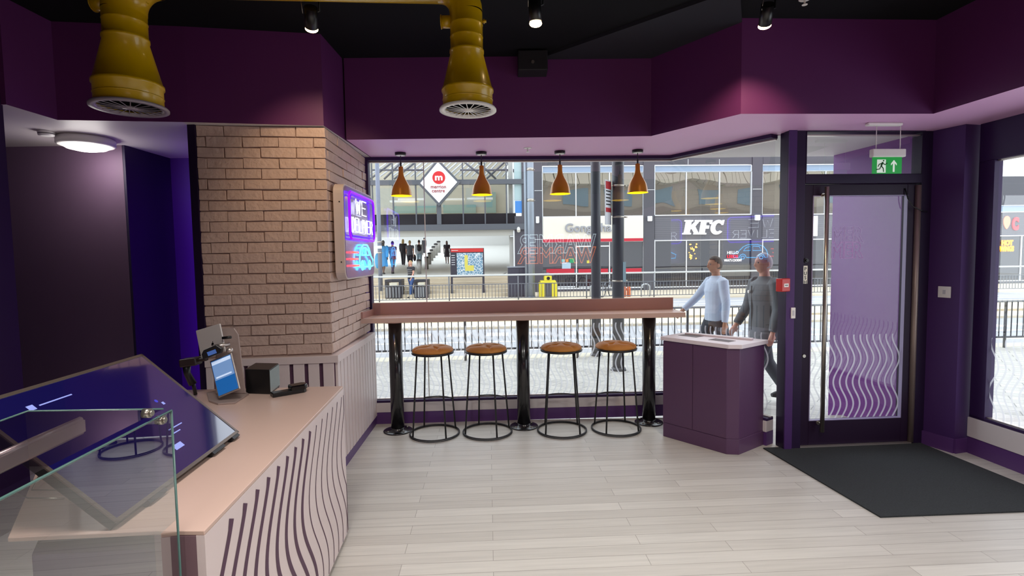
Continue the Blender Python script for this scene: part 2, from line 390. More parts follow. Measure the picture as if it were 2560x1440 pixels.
# ------------------------------------------------------------------ door
def door():
    root = bpy.data.objects.new('door_1', None); C.objects.link(root); root['kind'] = 'structure'
    Mx = plane_M(P_D0, DD, DN)
    def bx(mb, x0, x1, y0, y1, d0, d1):
        mb.hexa([(x0, y0, d0), (x1, y0, d0), (x1, y1, d0), (x0, y1, d0)], [(x0, y0, d1), (x1, y0, d1), (x1, y1, d1), (x0, y1, d1)])
    X = lambda x, y=700: (V(P_D0, P_D1, x, y)-P_D0).dot(DD)
    Z = lambda y, x=2130: V(P_D0, P_D1, x, y).z
    xl = X(1995, 900); xr = X(2272, 900); gl = X(2022, 760); gr = X(2254, 760); zt = Z(437); zb = Z(460)
    tl, tr = X(2008, 380), X(2314, 380)
    mb = MB(Mx)
    bx(mb, -.145, xl, 0, ZS, -.06, .05)                 # left post
    bx(mb, xr+.02, 1.05, 0, ZS, -.06, .04)              # right jamb
    bx(mb, xl, xr+.02, zb, zt, -.06, .05)               # bar above the leaf
    bx(mb, xl, tl, zt, ZS, -.06, .05); bx(mb, tl, xr+.04, Z(333), ZS, -.06, .05)
    mb.build('door_frame', M_FRAME, root, .004)
    mb = MB(Mx); bx(mb, -.145, -.085, 0, ZS, .05, .062); mb.build('corner_trim', M_DPUR, root)
    mb = MB(Mx); zl = Z(338); bx(mb, tl, tr, zl-.008, zl, -.01, .02); mb.build('transom_bead', M_ALU, root)
    mb = MB(Mx); mb.poly([(tl, zt, 0), (tr, zt, 0), (tr, zl, 0), (tl, zl, 0)]); mb.build('transom_pane', M_GLASS, root)
    # the leaf
    g0, g1 = Z(1046), Z(489)
    mb = MB(Mx); bx(mb, xl+.006, gl, .02, zb-.006, -.03, .025); bx(mb, gr, xr-.004, .02, zb-.006, -.03, .025)
    bx(mb, gl, gr, .02, g0, -.03, .025); bx(mb, gl, gr, g1, zb-.006, -.03, .025)
    leaf = mb.build('door_leaf', mat('dark_plum_door', S(34, 16, 42), .5, spec=.25), root, .003)
    mb = MB(Mx); mb.poly([(gl, g0, 0), (gr, g0, 0), (gr, g1, 0), (gl, g1, 0)]); mb.build('pane', glass('door_glass', (.97, .98, .98, 1), 1.5, 1.3), leaf)
    mb = MB(Mx); t = .006
    bx(mb, gl, gr, g0, g0+t, 0, .028); bx(mb, gl, gr, g1-t, g1, 0, .028); bx(mb, gl, gl+t, g0, g1, 0, .028); bx(mb, gr-t, gr, g0, g1, 0, .028)
    mb.build('glazing_bead', mat('lilac_bead', S(150, 140, 176), .4), leaf)
    mb = MB(Mx); s = gl+.03
    while s < gr-.03:
        wave_ribbon(mb, lambda u, z: (min(max(u, gl+.004), gr-.004), z, .004), s, g0+.01, .89, .014, .032, .36, .335); s += .0535
    mb.build('wave_decal', M_DECAL, leaf)
    mb = MB(Mx); bx(mb, xl, xr, .006, .02, -.03, .05); mb.build('threshold', M_ALU, root)
    # pull bar
    hx = X(2046, 760); mb = MB(Mx); hz0, hz1 = zat(P_D0+DD*hx, 1072), zat(P_D0+DD*hx, 470)
    mb.tube([(hx, hz0, .075), (hx, hz1, .075)], .016, 14)
    h = mb.build('pull_handle', M_STEEL, leaf)
    mb = MB(Mx)
    for z in (hz0+.06, hz1-.06): mb.tube([(hx, z, .025), (hx, z, .075)], .008, 8); mb.tube([(hx, z, .025), (hx, z, .032)], .017, 12)
    mb.build('handle_bracket', M_STEEL, leaf)
    # steel finger guard over the hinges
    gx = xr+.006; mb = MB(Mx); mb.tube([(gx, .02, .03), (gx, Z(462)-.01, .03)], .022, 12); mb.build('finger_guard', mat('taupe_metal', S(150, 134, 126), .4, .5), root)
    # locks and the plate
    mb = MB(Mx); lx = X(2008, 660); lz = Z(651, 2008); mb.tube([(lx, lz, .025), (lx, lz, .04)], .017, 14); mb.tube([(lx, lz, .04), (lx, lz, .055)], .011, 10)
    mb.build('lock_knob', M_DMET, leaf)
    mb = MB(Mx); lz = Z(888, 2003); lx2 = X(2003, 888); mb.tube([(lx2, lz, .025), (lx2, lz, .04)], .013, 14); mb.build('lock_cylinder', M_STEEL, leaf)
    pz0, pz1 = Z(709, 2008), Z(664, 2008); mb = MB(Mx); bx(mb, lx-.018, lx+.018, pz0, pz1, .026, .029); pl = mb.build('push_plate', mat('cream_plate', S(206, 196, 178), .35, .3), leaf, .002)
    for k, ch in enumerate('PUSH'):
        text('plate_letter', ch, M_BLKPL, pl, Mx @ Matrix.Translation((lx, pz1-.037-k*.034, .0295)), .036, .0005, align='CENTER', bold=.0006)
    # neon reflection in the glass, drawn on it as outline letters
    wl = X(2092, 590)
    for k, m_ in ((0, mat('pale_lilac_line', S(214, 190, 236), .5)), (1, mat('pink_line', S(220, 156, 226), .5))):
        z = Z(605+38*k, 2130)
        text('reflected_lettering', 'MER', m_, leaf, Mx @ Matrix.Translation((X(2075), z, .003)), .165, .0003, outline=.0012, sx=.82, bold=.006)
    # the cable loop to the frame
    mb = MB(Mx); p = [(X(2255, 470), Z(472, 2255), .03), (X(2258, 490), Z(498, 2258), .045), (X(2266, 510), Z(518, 2266), .06), (X(2284, 525), Z(528, 2284), .07), (X(2304, 530), Z(531, 2304), .05)]
    mb.tube(p, .0045, 6); mb.build('loop_cable', M_BLKPL, root)
door()
# entrance return beyond the door: outer soffit and purple side wall
FA_D = AD; EXT0 = AC+AD*0; EX1 = AC+AD*1.62
mb = MB(); mb.prism([(AC.x, AC.y+.03), (B1.x, B1.y+.03), (P_D0.x-.1, P_D0.y+.07), (3.30, 4.19), (3.30, 5.06), (AC.x, AC.y+.05)], ZS-.005, ZS-.0005)
mb2 = mb; struct('trim_7', mb2, mat('outer_soffit_white', S(226, 226, 222), .6))
wf = Vector((3.085, 5.02, 0)); wn = Vector((3.215, 4.17, 0))
mb = MB(); mb.prism([(wn.x, wn.y), (wf.x, wf.y), (wf.x+.6, wf.y+.04), (wn.x+.45, wn.y)], -.3, ZS)
struct('wall_outside', mb, mat('glossy_purple_render', S(112, 46, 134), .4, spec=.4))
mb = MB(); mb.box(-6, 4.3, 4.95, 5.02, ZS, ZC+.9); struct('wall_front', mb, mat('outer_fascia', S(70, 66, 74), .5))

# ------------------------------------------------------------------ brick pillar with slatted panel
M_BRICK = mat('painted_brick', S(206, 180, 168), .55, noise=.06, nscale=6, bump=.7, bscale=30)
M_MORTAR = mat('painted_mortar', S(162, 136, 126), .7)
zrail = .868
def brickface(mb, a, b, z0, z1, phase):
    e = (b-a); L = e.length; e.normalize(); n = Vector((e.y, -e.x, 0)); rows = int(round((z1-z0)/.0728)); rh = (z1-z0)/rows; bw = .235
    for r in range(rows):
        s = -bw*(phase+.5*(r % 2)); 
        while s < L:
            s0, s1 = max(s+.0035, .0), min(s+bw-.0035, L-.003)
            if s1-s0 > .02:
                j = lambda k=.0032: random.uniform(-k, k); d = .010+random.uniform(-.003, .004)
                zz0, zz1 = z0+r*rh+.0035, z0+(r+1)*rh-.0035
                lo = [a+e*(s0+j())+Vector((0, 0, zz0+j())), a+e*(s1+j())+Vector((0, 0, zz0+j())), a+e*(s1+j())+Vector((0, 0, zz1+j())), a+e*(s0+j())+Vector((0, 0, zz1+j()))]
                mb.hexa(lo, [p+n*(d+j(.002)) for p in lo])
            s += bw
mb = MB(); mb.prism([(PL.x, PL.y+.02), (PR.x-.015, PR.y+.02), (PW.x-.02, PW.y), (PW.x-.2, PW.y), (PL.x, PW.y)], 0, ZS-.001)
pil = struct('wall_pillar', mb, M_MORTAR)
ins = .014
mb = MB(); brickface(mb, PL+Vector((0, .02, 0)), PR+Vector((-ins+.012, .02, 0)), zrail+.01, ZS-.002, .75); brickface(mb, PR+Vector((-ins, .018, 0)), PW+Vector((-ins, 0, 0)), zrail+.01, ZS-.002, .3)
mb.build('painted_bricks', M_BRICK, pil, .007, 3)
# slatted wainscot below: front leg and side leg
def slats(root, a, b, z0, z1, sp=.101, gw=.028, first=.0, th=.018):
    e = (b-a); L = e.length; e.normalize(); n = Vector((e.y, -e.x, 0)); mb = MB(); s = first
    xs = []
    while s < L: xs.append(s); s += sp
    prev = 0.
    for x in xs+[L+gw]:
        x0, x1 = prev, min(x, L)
        if x1-x0 > .004:
            A_, B_ = a+e*x0, a+e*x1; mb.prism([(A_.x, A_.y), (B_.x, B_.y), (B_.x+n.x*th, B_.y+n.y*th), (A_.x+n.x*th, A_.y+n.y*th)], z0, z1)
        prev = x+gw
    return mb.build('slats', M_PANEL, root, .002)
wr = bpy.data.objects.new('wall_slatted', None); C.objects.link(wr); wr['kind'] = 'structure'
fa, fb = PL+Vector((.3, .0, 0))*0+PL, PR
off = Vector((0, -.02, 0))
mb = MB(); mb.prism([(PL.x, PL.y), (PR.x+.012, PR.y), (PW.x+.016, PW.y-.005), (PW.x-.02, PW.y-.005), (PR.x-.02, PR.y+.02), (PL.x, PL.y+.02)], .07, zrail-.03); mb.build('backing', M_GROOVE, wr)
slats(wr, PL, PR+Vector((.015, 0, 0)), .08, zrail-.05, first=.045)
slats(wr, PR+Vector((.014, 0, 0)), PW+Vector((.016, 0, 0)), .08, zrail-.05, first=.06, sp=.085, gw=.014)
mb = MB(); mb.prism([(PL.x, PL.y-.026), (PR.x+.046, PR.y-.026), (PW.x+.042, PW.y-.03), (PW.x-.02, PW.y-.03), (PR.x-.02, PR.y+.02), (PL.x, PL.y+.02)], zrail-.052, zrail); mb.build('cap_rail', M_PANEL, wr, .003)
mb = MB(); mb.prism([(PR.x-.01, PR.y-.01), (PR.x+.026, PR.y-.01), (PW.x+.028, PW.y-.04), (PW.x-.01, PW.y-.04)], 0, .085); mb.build('plinth', MATS['purple_skirting'], wr)

# ------------------------------------------------------------------ service counter
CH = .85
K0 = Vector((-.937, 2.824, 0)); K1 = Vector((-.808, 1.309, 0)); KL = (K1-K0).length; KD = (K1-K0)/KL; KN = Vector((-KD.y, KD.x, 0)); KN = KN if KN.x > 0 else -KN
cn = thing('service_counter', 'blush topped service counter with wavy grooved pale front panel beside the brick pillar', 'counter', (K0.x, K0.y, 0))
T = Matrix.Translation(-K0)
mb = MB(T); ct = [(K0.x, K0.y), (-1.255, 3.62), (-2.05, 3.53), (-1.99, 2.6), (-1.56, 1.30), (K1.x, K1.y)]
mb = MB(T); mb.prism([(K0.x, K0.y), (K1.x, K1.y), (-.942, 1.312), (-1.30, 1.29), (-1.75, 1.9), (-2.05, 2.78)], CH-.012, CH); mb.build('worktop', M_PINKTOP, cn, .002)
mb = MB(T); k2 = K0-KD*.0
mb.prism([(K0.x, K0.y), (K1.x, K1.y), (K1.x-.022, K1.y), (K0.x-.022, K0.y)], .03, CH-.0125); mb.build('front_panel', M_PANEL, cn)
mb = MB(T)
for i in range(17):
    s0 = 1.369-.0945*i; w = .028 if i < 9 else .009
    pr = None; n = 44
    if s0 < -.05: break
    for q in range(n+1):
        z = lerp(.035, .798, q/n); s = s0-.045*0+(.015+.085*math.cos(2*PI*(z-.5)/.8)+.045-.0)-.0
        s = s0+.06+.085*math.cos(2*PI*(z-.5)/.8)
        s = min(max(s, .006), KL-.006); a = K0+KD*(s-w/2)+KN*.0012+Vector((0, 0, z)); b = K0+KD*(s+w/2)+KN*.0012+Vector((0, 0, z+w*.5 if q == n else z))
        va, vb = mb._v(a), mb._v(b)
        if pr: mb.b.faces.new((pr[0], pr[1], vb, va))
        pr = (va, vb)
mb.build('wavy_grooves', M_GROOVE, cn)
mb = MB(T); mb.prism([(K1.x, K1.y), (-.942, K1.y+.003), (-.942, K1.y+.025), (K1.x-.02, K1.y+.025)], 0.03, CH-.0125); mb.build('end_panel', mat('mauve_brown_laminate', S(126, 98, 106), .45), cn, .002)
mb = MB(T); mb.prism([(K0.x-.03, K0.y-.01), (K1.x-.03, K1.y+.02), (-.95, 1.35), (-1.28, 1.33), (-1.7, 1.95), (-2.0, 2.75)], 0, .78); mb.build('carcass', MATS['dark_purple_paint'], cn)

# ------------------------------------------------------------------ glass display case at the near end of the counter
GP = V(K0+KN*-.02, K1+KN*-.02, 430, 1100); gx0 = Vector((-.860, 1.285, 0)); gx1 = gx0+KD*.95; gz = zat(gx0, 1026)
dc = thing('display_case', 'clear glass sneeze guard case at the near end of the blush counter', 'display case', (gx0.x, gx0.y, 0))
T = Matrix.Translation(-gx0)
def sheet(mb, a, b, z0, z1, th, n): mb.prism([(a.x, a.y), (b.x, b.y), (b.x+n.x*th, b.y+n.y*th), (a.x+n.x*th, a.y+n.y*th)], z0, z1)
mb = MB(T); mb.poly([gx0+Vector((0, 0, .1)), gx1+Vector((0, 0, .1)), gx1+Vector((0, 0, gz)), gx0+Vector((0, 0, gz))]); mb.build('front_pane', M_GLASSG, dc)
mb = MB(T); mb.tube([gx0+Vector((0, 0, .1)), gx0+Vector((0, 0, gz))], .0028, 6); mb.tube([gx0+Vector((0, 0, gz)), gx1+Vector((0, 0, gz))], .0028, 6); mb.build('pane_edge', M_GLASSE, dc)
tz = gz+.004; t0 = F(204, 1032, tz); t1 = F(400, 1027, tz)
mb = MB(T); mb.poly([gx0+Vector((-.02, 0, tz)), gx1+Vector((-.02, 0, tz)), Vector((gx1.x-.34, gx1.y, tz)), Vector((gx0.x-.36, gx0.y-.0, tz))]); mb.build('top_pane', glass('plum_tinted_glass', (.80, .74, .78, 1), 1.5, 2.0), dc)
mb = MB(T); cs_ = [gx0+Vector((-.02, 0, tz)), Vector((gx0.x-.36, gx0.y, tz)), Vector((gx1.x-.34, gx1.y, tz))]
mb.tube(cs_, .0022, 6); mb.build('top_pane_edge', M_GLASSE, dc)
mb = MB(T)
ra, rb = F(200, 1050, gz-.03), F(-60, 1165, gz-.03)
for k, (dz, rr) in enumerate(((0, .009), (-.018, .006), (-.03, .009))):
    mb.tube([ra+Vector((0, 0, dz)), rb+Vector((0, 0, dz))], rr, 8)
dd = (rb-ra).normalized(); nn = Vector((-dd.y, dd.x, 0))
mb.hexa([ra+Vector((0, 0, -.03)), rb+Vector((0, 0, -.03)), rb+Vector((0, 0, .0)), ra], [p+nn*.012 for p in (ra+Vector((0, 0, -.03)), rb+Vector((0, 0, -.03)), rb, ra)])
mb.build('metal_rail', M_ALU, dc)
for (px, py) in ((405, 1050), (372, 1033), (-40, 1260)):
    p = V(gx0, gx1, px, py); mb = MB(T); mb.tube([p-KN*.012, p+KN*.004], .011, 14); mb.tube([p+KN*.004, p+KN*.009], .007, 12); mb.build('glass_clamp', M_STEEL, dc)
p = F(118, 1245, CH); wh = thing('wire_holder', 'small bent wire holder on the counter behind the glass', 'holder', tuple(p)); mb = MB(Matrix.Translation(-p))
a, b, c = F(130, 1120, CH+.09), F(80, 1225, CH+.008), F(165, 1225, CH+.008)
mb.tube([a, b, c, a], .0022, 6); mb.tube([F(40, 1235, CH+.004), F(70, 1245, CH+.004), F(160, 1246, CH+.004)], .0022, 6); mb.build('wire_frame', M_STEEL, wh)
p2 = F(190, 1246, CH)-p; mb = MB(); mb.lathe([(.016, .0005), (.016, .014), (.010, .02), (.010, .028)], p2, 16); mb.build('clamp_foot', M_DMET, wh)
mb = MB(T); q0, q1 = Vector((-1.33, 1.27, 0)), Vector((-1.30, .30, 0))
mb.prism([(gx0.x-.012, gx0.y), (gx1.x-.012, gx1.y), (q1.x, q1.y), (q0.x, q0.y)], 0, .50); mb.build('case_base', mat('slate_grey_laminate', S(92, 104, 106), .35, noise=.05), dc)

# ------------------------------------------------------------------ large display lying back on the counter
sBR, sBL = F(597, 1080, CH+.020), F(292, 1308, CH+.020); sv = Vector((-.357, .09, .322))
sTR, sTL = sBR+sv, sBL+sv
su = (sBR-sBL).normalized(); sw = (sBR-sBL).length; sn = su.cross(sv).normalized(); sn = sn if sn.z > 0 else -sn; sy = sn.cross(su); sh = (sTL-sBL).dot(sy)
sc = thing('menu_display', 'large glossy navy touch display leaning back on the blush counter', 'display', tuple(sBL))
MS = Matrix.Translation((0, 0, 0)) @ Matrix((su, sy, sn)).transposed().to_4x4()
def sbx(mb, x0, x1, y0, y1, d0, d1): mb.hexa([(x0, y0, d0), (x1, y0, d0), (x1, y1, d0), (x0, y1, d0)], [(x0, y0, d1), (x1, y0, d1), (x1, y1, d1), (x0, y1, d1)])
mb = MB(MS); sbx(mb, 0, sw, 0, sh, -.028, -.002); mb.build('housing', M_BLKPL, sc, .003)
mb = MB(MS); t = .011
for r_ in ((0, sw, 0, t), (0, sw, sh-t, sh), (0, t, 0, sh), (sw-t, sw, 0, sh)): sbx(mb, *r_, -.002, .002)
mb.build('bezel', mat('bronze_grey_trim', S(112, 100, 92), .35, .6), sc)
ms = mat('navy_screen', S(14, 12, 46), .04, emit=S(30, 22, 110), estr=.28, spec=.9, coat=1.0)
mb = MB(MS); sbx(mb, t, sw-t, t, sh-t, -.002, .0005); scr = mb.build('screen', ms, sc)
mw = mat('screen_white', S(120, 130, 190), .4, emit=S(140, 150, 220), estr=.6); mv = mat('screen_violet', S(60, 60, 170), .4, emit=S(50, 50, 170), estr=.6)
def sp_(px, py):
    d = ray(px, py); tt = (sBL-O).dot(sn)/d.dot(sn); p = O+d*tt-sBL; return p.dot(su), p.dot(sy)
def smark(name, px, py, x0_, x1_, y0_, y1_):
    mb = MB(MS); x, y = sp_(px, py); sbx(mb, x+x0_, x+x1_, y+y0_, y+y1_, .0005, .001); mb.build(name, mw, scr)
smark('screen_icon', 78, 1020, -.011, .011, -.009, .009); smark('text_line', 98, 1014, 0, .12, -.002, .002)
smark('screen_button', 445, 1115, -.022, .026, -.010, .010); smark('text_line', 440, 1065, -.045, .035, -.002, .002)
smark('text_line', 440, 1080, -.03, .025, -.002, .002); smark('screen_icon', 408, 1008, -.006, .006, -.006, .006)
mb = MB(MS); x, y = sp_(390, 1003); mb.tube([(x, y, .0005), (x, y, .0011)], .007, 12); mb.build('screen_badge', mv, scr)
mb = MB(MS); sbx(mb, .12, sw-.12, sh*.25, sh*.8, -.05, -.028); 
mb.build('rear_housing', M_BLKPL, sc)
for fx in (.3, .7):
    q0 = su*(sw*fx)+sy*(sh*.6)-sn*.045; mb = MB(); mb.tube([q0, Vector((q0.x-.02, q0.y, -.010))], .012, 8); mb.build('rear_leg', M_BLKPL, sc)
for xa, xb in ((sw*.18, sw*.30), (sw*.70, sw*.82), (sw-.06, sw-.01)):
    mb = MB(MS); sbx(mb, xa, xb, -.012, 0, -.02, 0); mb.build('foot', M_DMET, sc)

# ------------------------------------------------------------------ till stand with two tablets
pb = F(575, 998, CH)
ts = thing('till_stand', 'rose grey till stand holding two tablets on the far end of the blush counter', 'till stand', tuple(pb))
T = Matrix.Translation(-pb); M_RG = mat('rose_grey_metal', S(158, 140, 134), .35, .1)
bp = [F(517, 986, CH), F(522, 1005, CH), F(545, 1013, CH), F(588, 1010, CH), F(622, 988, CH), F(605, 978, CH), F(560, 975, CH)]
mb = MB(T); mb.prism([(p.x, p.y) for p in bp], CH, CH+.010); mb.build('base_plate', M_RG, ts, .002)
# leaning plate: foot line and top line
f0, f1 = F(540, 985, CH+.01), F(616, 983, CH+.01)
dpt = Vector((-.02, .05, .335)); top0, top1 = f0+dpt+Vector((.01, 0, 0)), f1+dpt+Vector((-.05, 0, 0))
nb = (f1-f0).cross(dpt).normalized()*.008
mb = MB(T); lo = [f0, f1, lerp(f1, top1, .9)+Vector((.015, 0, 0)), top1, top0]; mb.hexa(lo, [p+nb for p in lo]); mb.build('upright', M_RG, ts, .003)
def tablet(name, px4, D, face_m, body_m, back):
    """quad given by picture corners on a tilted slab: TL TR BR BL each with own depth along view"""
    P = [O+ray(*q)*(d/ray(*q).dot(FW)) for q, d in zip(px4, D)]
    cen = sum(P, Vector())/4; u = ((P[1]-P[0])+(P[2]-P[3]))/2; v = ((P[0]-P[3])+(P[1]-P[2]))/2; w, h = u.length, v.length; u.normalize(); n = u.cross(v).normalized(); v = n.cross(u)
    Mx = Matrix.Translation(cen-pb) @ Matrix((u, v, n)).transposed().to_4x4()
    mb = MB(Mx); sbx(mb, -w/2, w/2, -h/2, h/2, -.008, 0); o = mb.build(name, body_m, ts, .004, 3)
    return o, Mx, w, h
db = (pb-O).dot(FW)
t1_, Mx, w, h = tablet('customer_tablet', [(514, 906), (571, 886), (607, 967), (555, 992)], (db-.02, db-.02, db-.07, db-.07), None, M_ALU, False)
mb = MB(Mx); sbx(mb, -w/2+.006, w/2-.006, -h/2+.008, h/2-.008, 0, .0012); s_ = mb.build('tablet_screen', mat('blue_screen', S(30, 90, 150), .15, emit=S(30, 96, 170), estr=.55), t1_)
mb = MB(Mx); sbx(mb, -w/2+.008, w/2-.008, -.012, h/2-.012, .0012, .0016); mb.build('screen_upper', mat('pale_blue_screen', S(120, 150, 190), .2, emit=S(110, 150, 205), estr=.5), t1_)
mb = MB(Mx); sbx(mb, -w/2+.008, w/2-.008, h/2-.03, h/2-.012, .0016, .002); sbx(mb, -w/2+.015, w/2-.02, -.004, .004, .0016, .002); mb.build('screen_bar', mat('white_screen', S(190, 205, 225), .2, emit=S(190, 210, 240), estr=.7), t1_)
t2_, Mx, w, h = tablet('staff_tablet', [(503, 829), (566, 808), (547, 880), (488, 894)], (db+.03, db+.0, db+.0, db+.05), None, mat('silver_tablet_back', S(206, 200, 196), .35, .2), True)
mb = MB(Mx); lx, ly = .012, -h*.14
pts = [(lx+.009*math.cos(a_)*(1 if not (-.5 < a_ < .5) else .55), ly+.010*math.sin(a_)) for a_ in [k*2*PI/20-PI for k in range(20)]]
mb.hexa([(p[0], p[1], .0) for p in pts], [(p[0], p[1], .0006) for p in pts]); mb.tube([(lx+.001, ly+.011, .0004), (lx+.004, ly+.016, .0004)], .0018, 6)
mb.build('fruit_emblem', mat('mirror_grey', S(60, 60, 62), .1, .9), t2_)
mb = MB(T); p0 = O+ray(532, 868)*(db-.02); p1 = O+ray(575, 860)*(db+.02); mb.tube([p0, p1], .012, 12); mb.ball(O+ray(574, 876)*(db-.005), .017, 16); mb.build('swivel_joint', M_ALU, ts)
mb = MB(T); p0 = O+ray(556, 845)*(db-.012); p1 = O+ray(578, 843)*(db-.012); mb.tube([p0, p1], .007, 8); mb.build('cable_slot', M_BLKPL, ts)
# small reader and scanner clipped to the tablet
p = O+ray(532, 880)*(db-.05)
cr = thing('card_reader', 'small black card reader below the silver tablet on the till stand', 'card reader', tuple(p))
mb = MB(Matrix.Rotation(-.35, 4, 'Y') @ Matrix.Rotation(.3, 4, 'Z')); mb.hexa([(-.048, -.02, -.02), (.035, -.02, -.02), (.048, -.02, 0), (.030, -.02, .028), (-.03, -.02, .024), (-.045, -.02, .008)], [(-.048, .02, -.02), (.035, .02, -.02), (.048, .02, 0), (.030, .02, .028), (-.03, .02, .024), (-.045, .02, .008)])
mb.build('body', M_BLKPL, cr, .004)
mb = MB(Matrix.Rotation(-.35, 4, 'Y') @ Matrix.Rotation(.3, 4, 'Z')); mb.box(-.02, .02, -.0205, -.0195, -.012, .008); mb.build('label_plate', mat('blue_label', S(70, 100, 160), .3, emit=S(70, 110, 190), estr=.3), cr)
p = O+ray(478, 905)*(db+.02)
cr = thing('barcode_scanner', 'dark brown black scanner head left of the till stand', 'scanner', tuple(p))
mb = MB(Matrix.Rotation(-.12, 4, 'Y')); mb.box(-.045, .04, -.03, .03, -.018, .022); mb.box(.04, .085, -.012, .012, -.004, .012); mb.build('head', mat('dark_brown_plastic', S(44, 34, 34), .4), cr, .006)
mb = MB(); mb.tube([(-.025, 0, -.015), (-.03, .01, -.06), (-.01, .02, -.12)], [.02, .016, .02], 10); mb.build('handle', M_BLKPL, cr)
mb = MB(); mb.tube([(-.01, .02, -.1), (-.005, .03, CH+.01-p.z)], .009, 8); mb.build('cable', M_BLKPL, cr)
# receipt printer
p = F(655, 985, CH); bw_ = .095
pr_ = thing('receipt_printer', 'black cube receipt printer standing beside the till stand', 'printer', tuple(p), .0)
pc = [F(615, 984, CH), F(676, 986, CH), F(699, 966, CH)]; e1 = pc[1]-pc[0]; e2 = pc[2]-pc[1]; hz = zat(pc[0], 923)-CH
q = [pc[0]-p, pc[1]-p, pc[2]-p, pc[0]+e2-p]
mb = MB(); mb.prism([(v.x, v.y) for v in q], 0, hz); mb.build('body', M_BLKPL, pr_, .003)
nrm = Vector((e2.y, -e2.x, 0)).normalized()
mb = MB(); a = q[1]+nrm*.001; b = q[2]+nrm*.001; mb.hexa([a+Vector((0, 0, .01)), b+Vector((0, 0, .01)), b+Vector((0, 0, hz-.006)), a+Vector((0, 0, hz-.006))], [v+nrm*.001 for v in (a+Vector((0, 0, .01)), b+Vector((0, 0, .01)), b+Vector((0, 0, hz-.006)), a+Vector((0, 0, hz-.006)))])
mb.build('side_sheen', mat('grey_green_sheen', S(120, 132, 130), .2), pr_)  # reflected sheen on the black side, painted as a pale sheet
# card terminal lying flat
p = F(722, 985, CH); p2 = F(690, 985, CH); p3 = F(765, 972, CH)
an = math.atan2((p3-p2).y, (p3-p2).x)
ct_ = thing('card_terminal', 'black handheld card terminal lying face down beside the printer', 'card terminal', tuple(p), an)
mb = MB(); mb.prism([(-.085, -.028), (.07, -.03), (.085, -.02), (.085, .02), (.07, .03), (-.085, .028)], 0, .022); mb.build('body', M_BLKPL, ct_, .005, 3)
mb = MB(); mb.prism([(.005, -.032), (.075, -.034), (.092, -.018), (.092, .018), (.075, .034), (.005, .032)], .018, .045); mb.build('reader_head', mat('gloss_black', S(10, 10, 12), .1), ct_, .007, 3)
mb = MB(); mb.box(.091, .094, -.016, .016, .022, .036); mb.build('card_slot', M_ALU, ct_)

# ------------------------------------------------------------------ window bar shelf
HZ = 1.03
wb = thing('window_bar', 'long blush laminate bar shelf with upstand along the shop window', 'bar table', (0.09, 4.64, 0))
T = Matrix.Translation((-.09, -4.64, 0))
fl, fr_ = F(902, 797, HZ), F(1714, 781, HZ)
bl, brr = A0+AN*.015+AD*.02, A0+AD*2.86+AN*.05
br_ = Vector((fr_.x+.0, fr_.y, 0))-AN*.34
mb = MB(T); mb.prism([(fl.x, fl.y), (fr_.x, fr_.y), (br_.x, br_.y), (-1.285, 4.78)], HZ-.042, HZ); mb.build('shelf_top', M_PINKTOP, wb, .002)
bz = zat((-1.2, 4.76), 757); ue = V(Vector((-1.28, 4.745, 0)), Vector((-1.28, 4.745, 0))+AD, 1683, 760)
u0 = Vector((-1.28, 4.745, 0)); mb = MB(T); mb.prism([(u0.x, u0.y), (ue.x, ue.y), (ue.x-AN.x*.022, ue.y-AN.y*.022), (u0.x, u0.y+.022)], HZ+.0005, bz); mb.build('upstand', M_PINKEDGE, wb, .002)
mb = MB(T); mb.prism([(fl.x+.0, fl.y+.002), (fl.x+.018, fl.y+.002), (-1.262, 4.745), (-1.285, 4.745)], HZ-.04, HZ+.055); mb.build('side_upstand', M_PINKEDGE, wb, .002)
for px, py in ((995, 1077), (1310, 1066), (1622, 1056)):
    p = F(px, py); q = (p.x-.09, p.y-4.64)
    mb = MB(); mb.lathe([(.0585, .012), (.0585, HZ-.043)], (q[0], q[1], 0), 32); lg = mb.build('post', M_BLK, wb)
    mb = MB(); mb.lathe([(.128, 0), (.128, .008), (.120, .011), (.064, .012), (.062, .03), (.0586, .034)], (q[0], q[1], 0), 36)
    fb_ = mb.build('floor_flange', M_BLK, lg)
    mb = MB(); mb.lathe([(.0586, HZ-.055), (.10, HZ-.049), (.10, HZ-.0425)], (q[0], q[1], 0), 28, False, True); mb.build('top_plate', M_PINKEDGE, lg)
    for k in range(4):
        a = k*PI/2+.75; mb = MB(); mb.lathe([(.009, .011), (.009, .018), (.005, .02)], (q[0]+.098*math.cos(a), q[1]+.098*math.sin(a), 0), 10); mb.build('bolt', M_STEEL, lg)

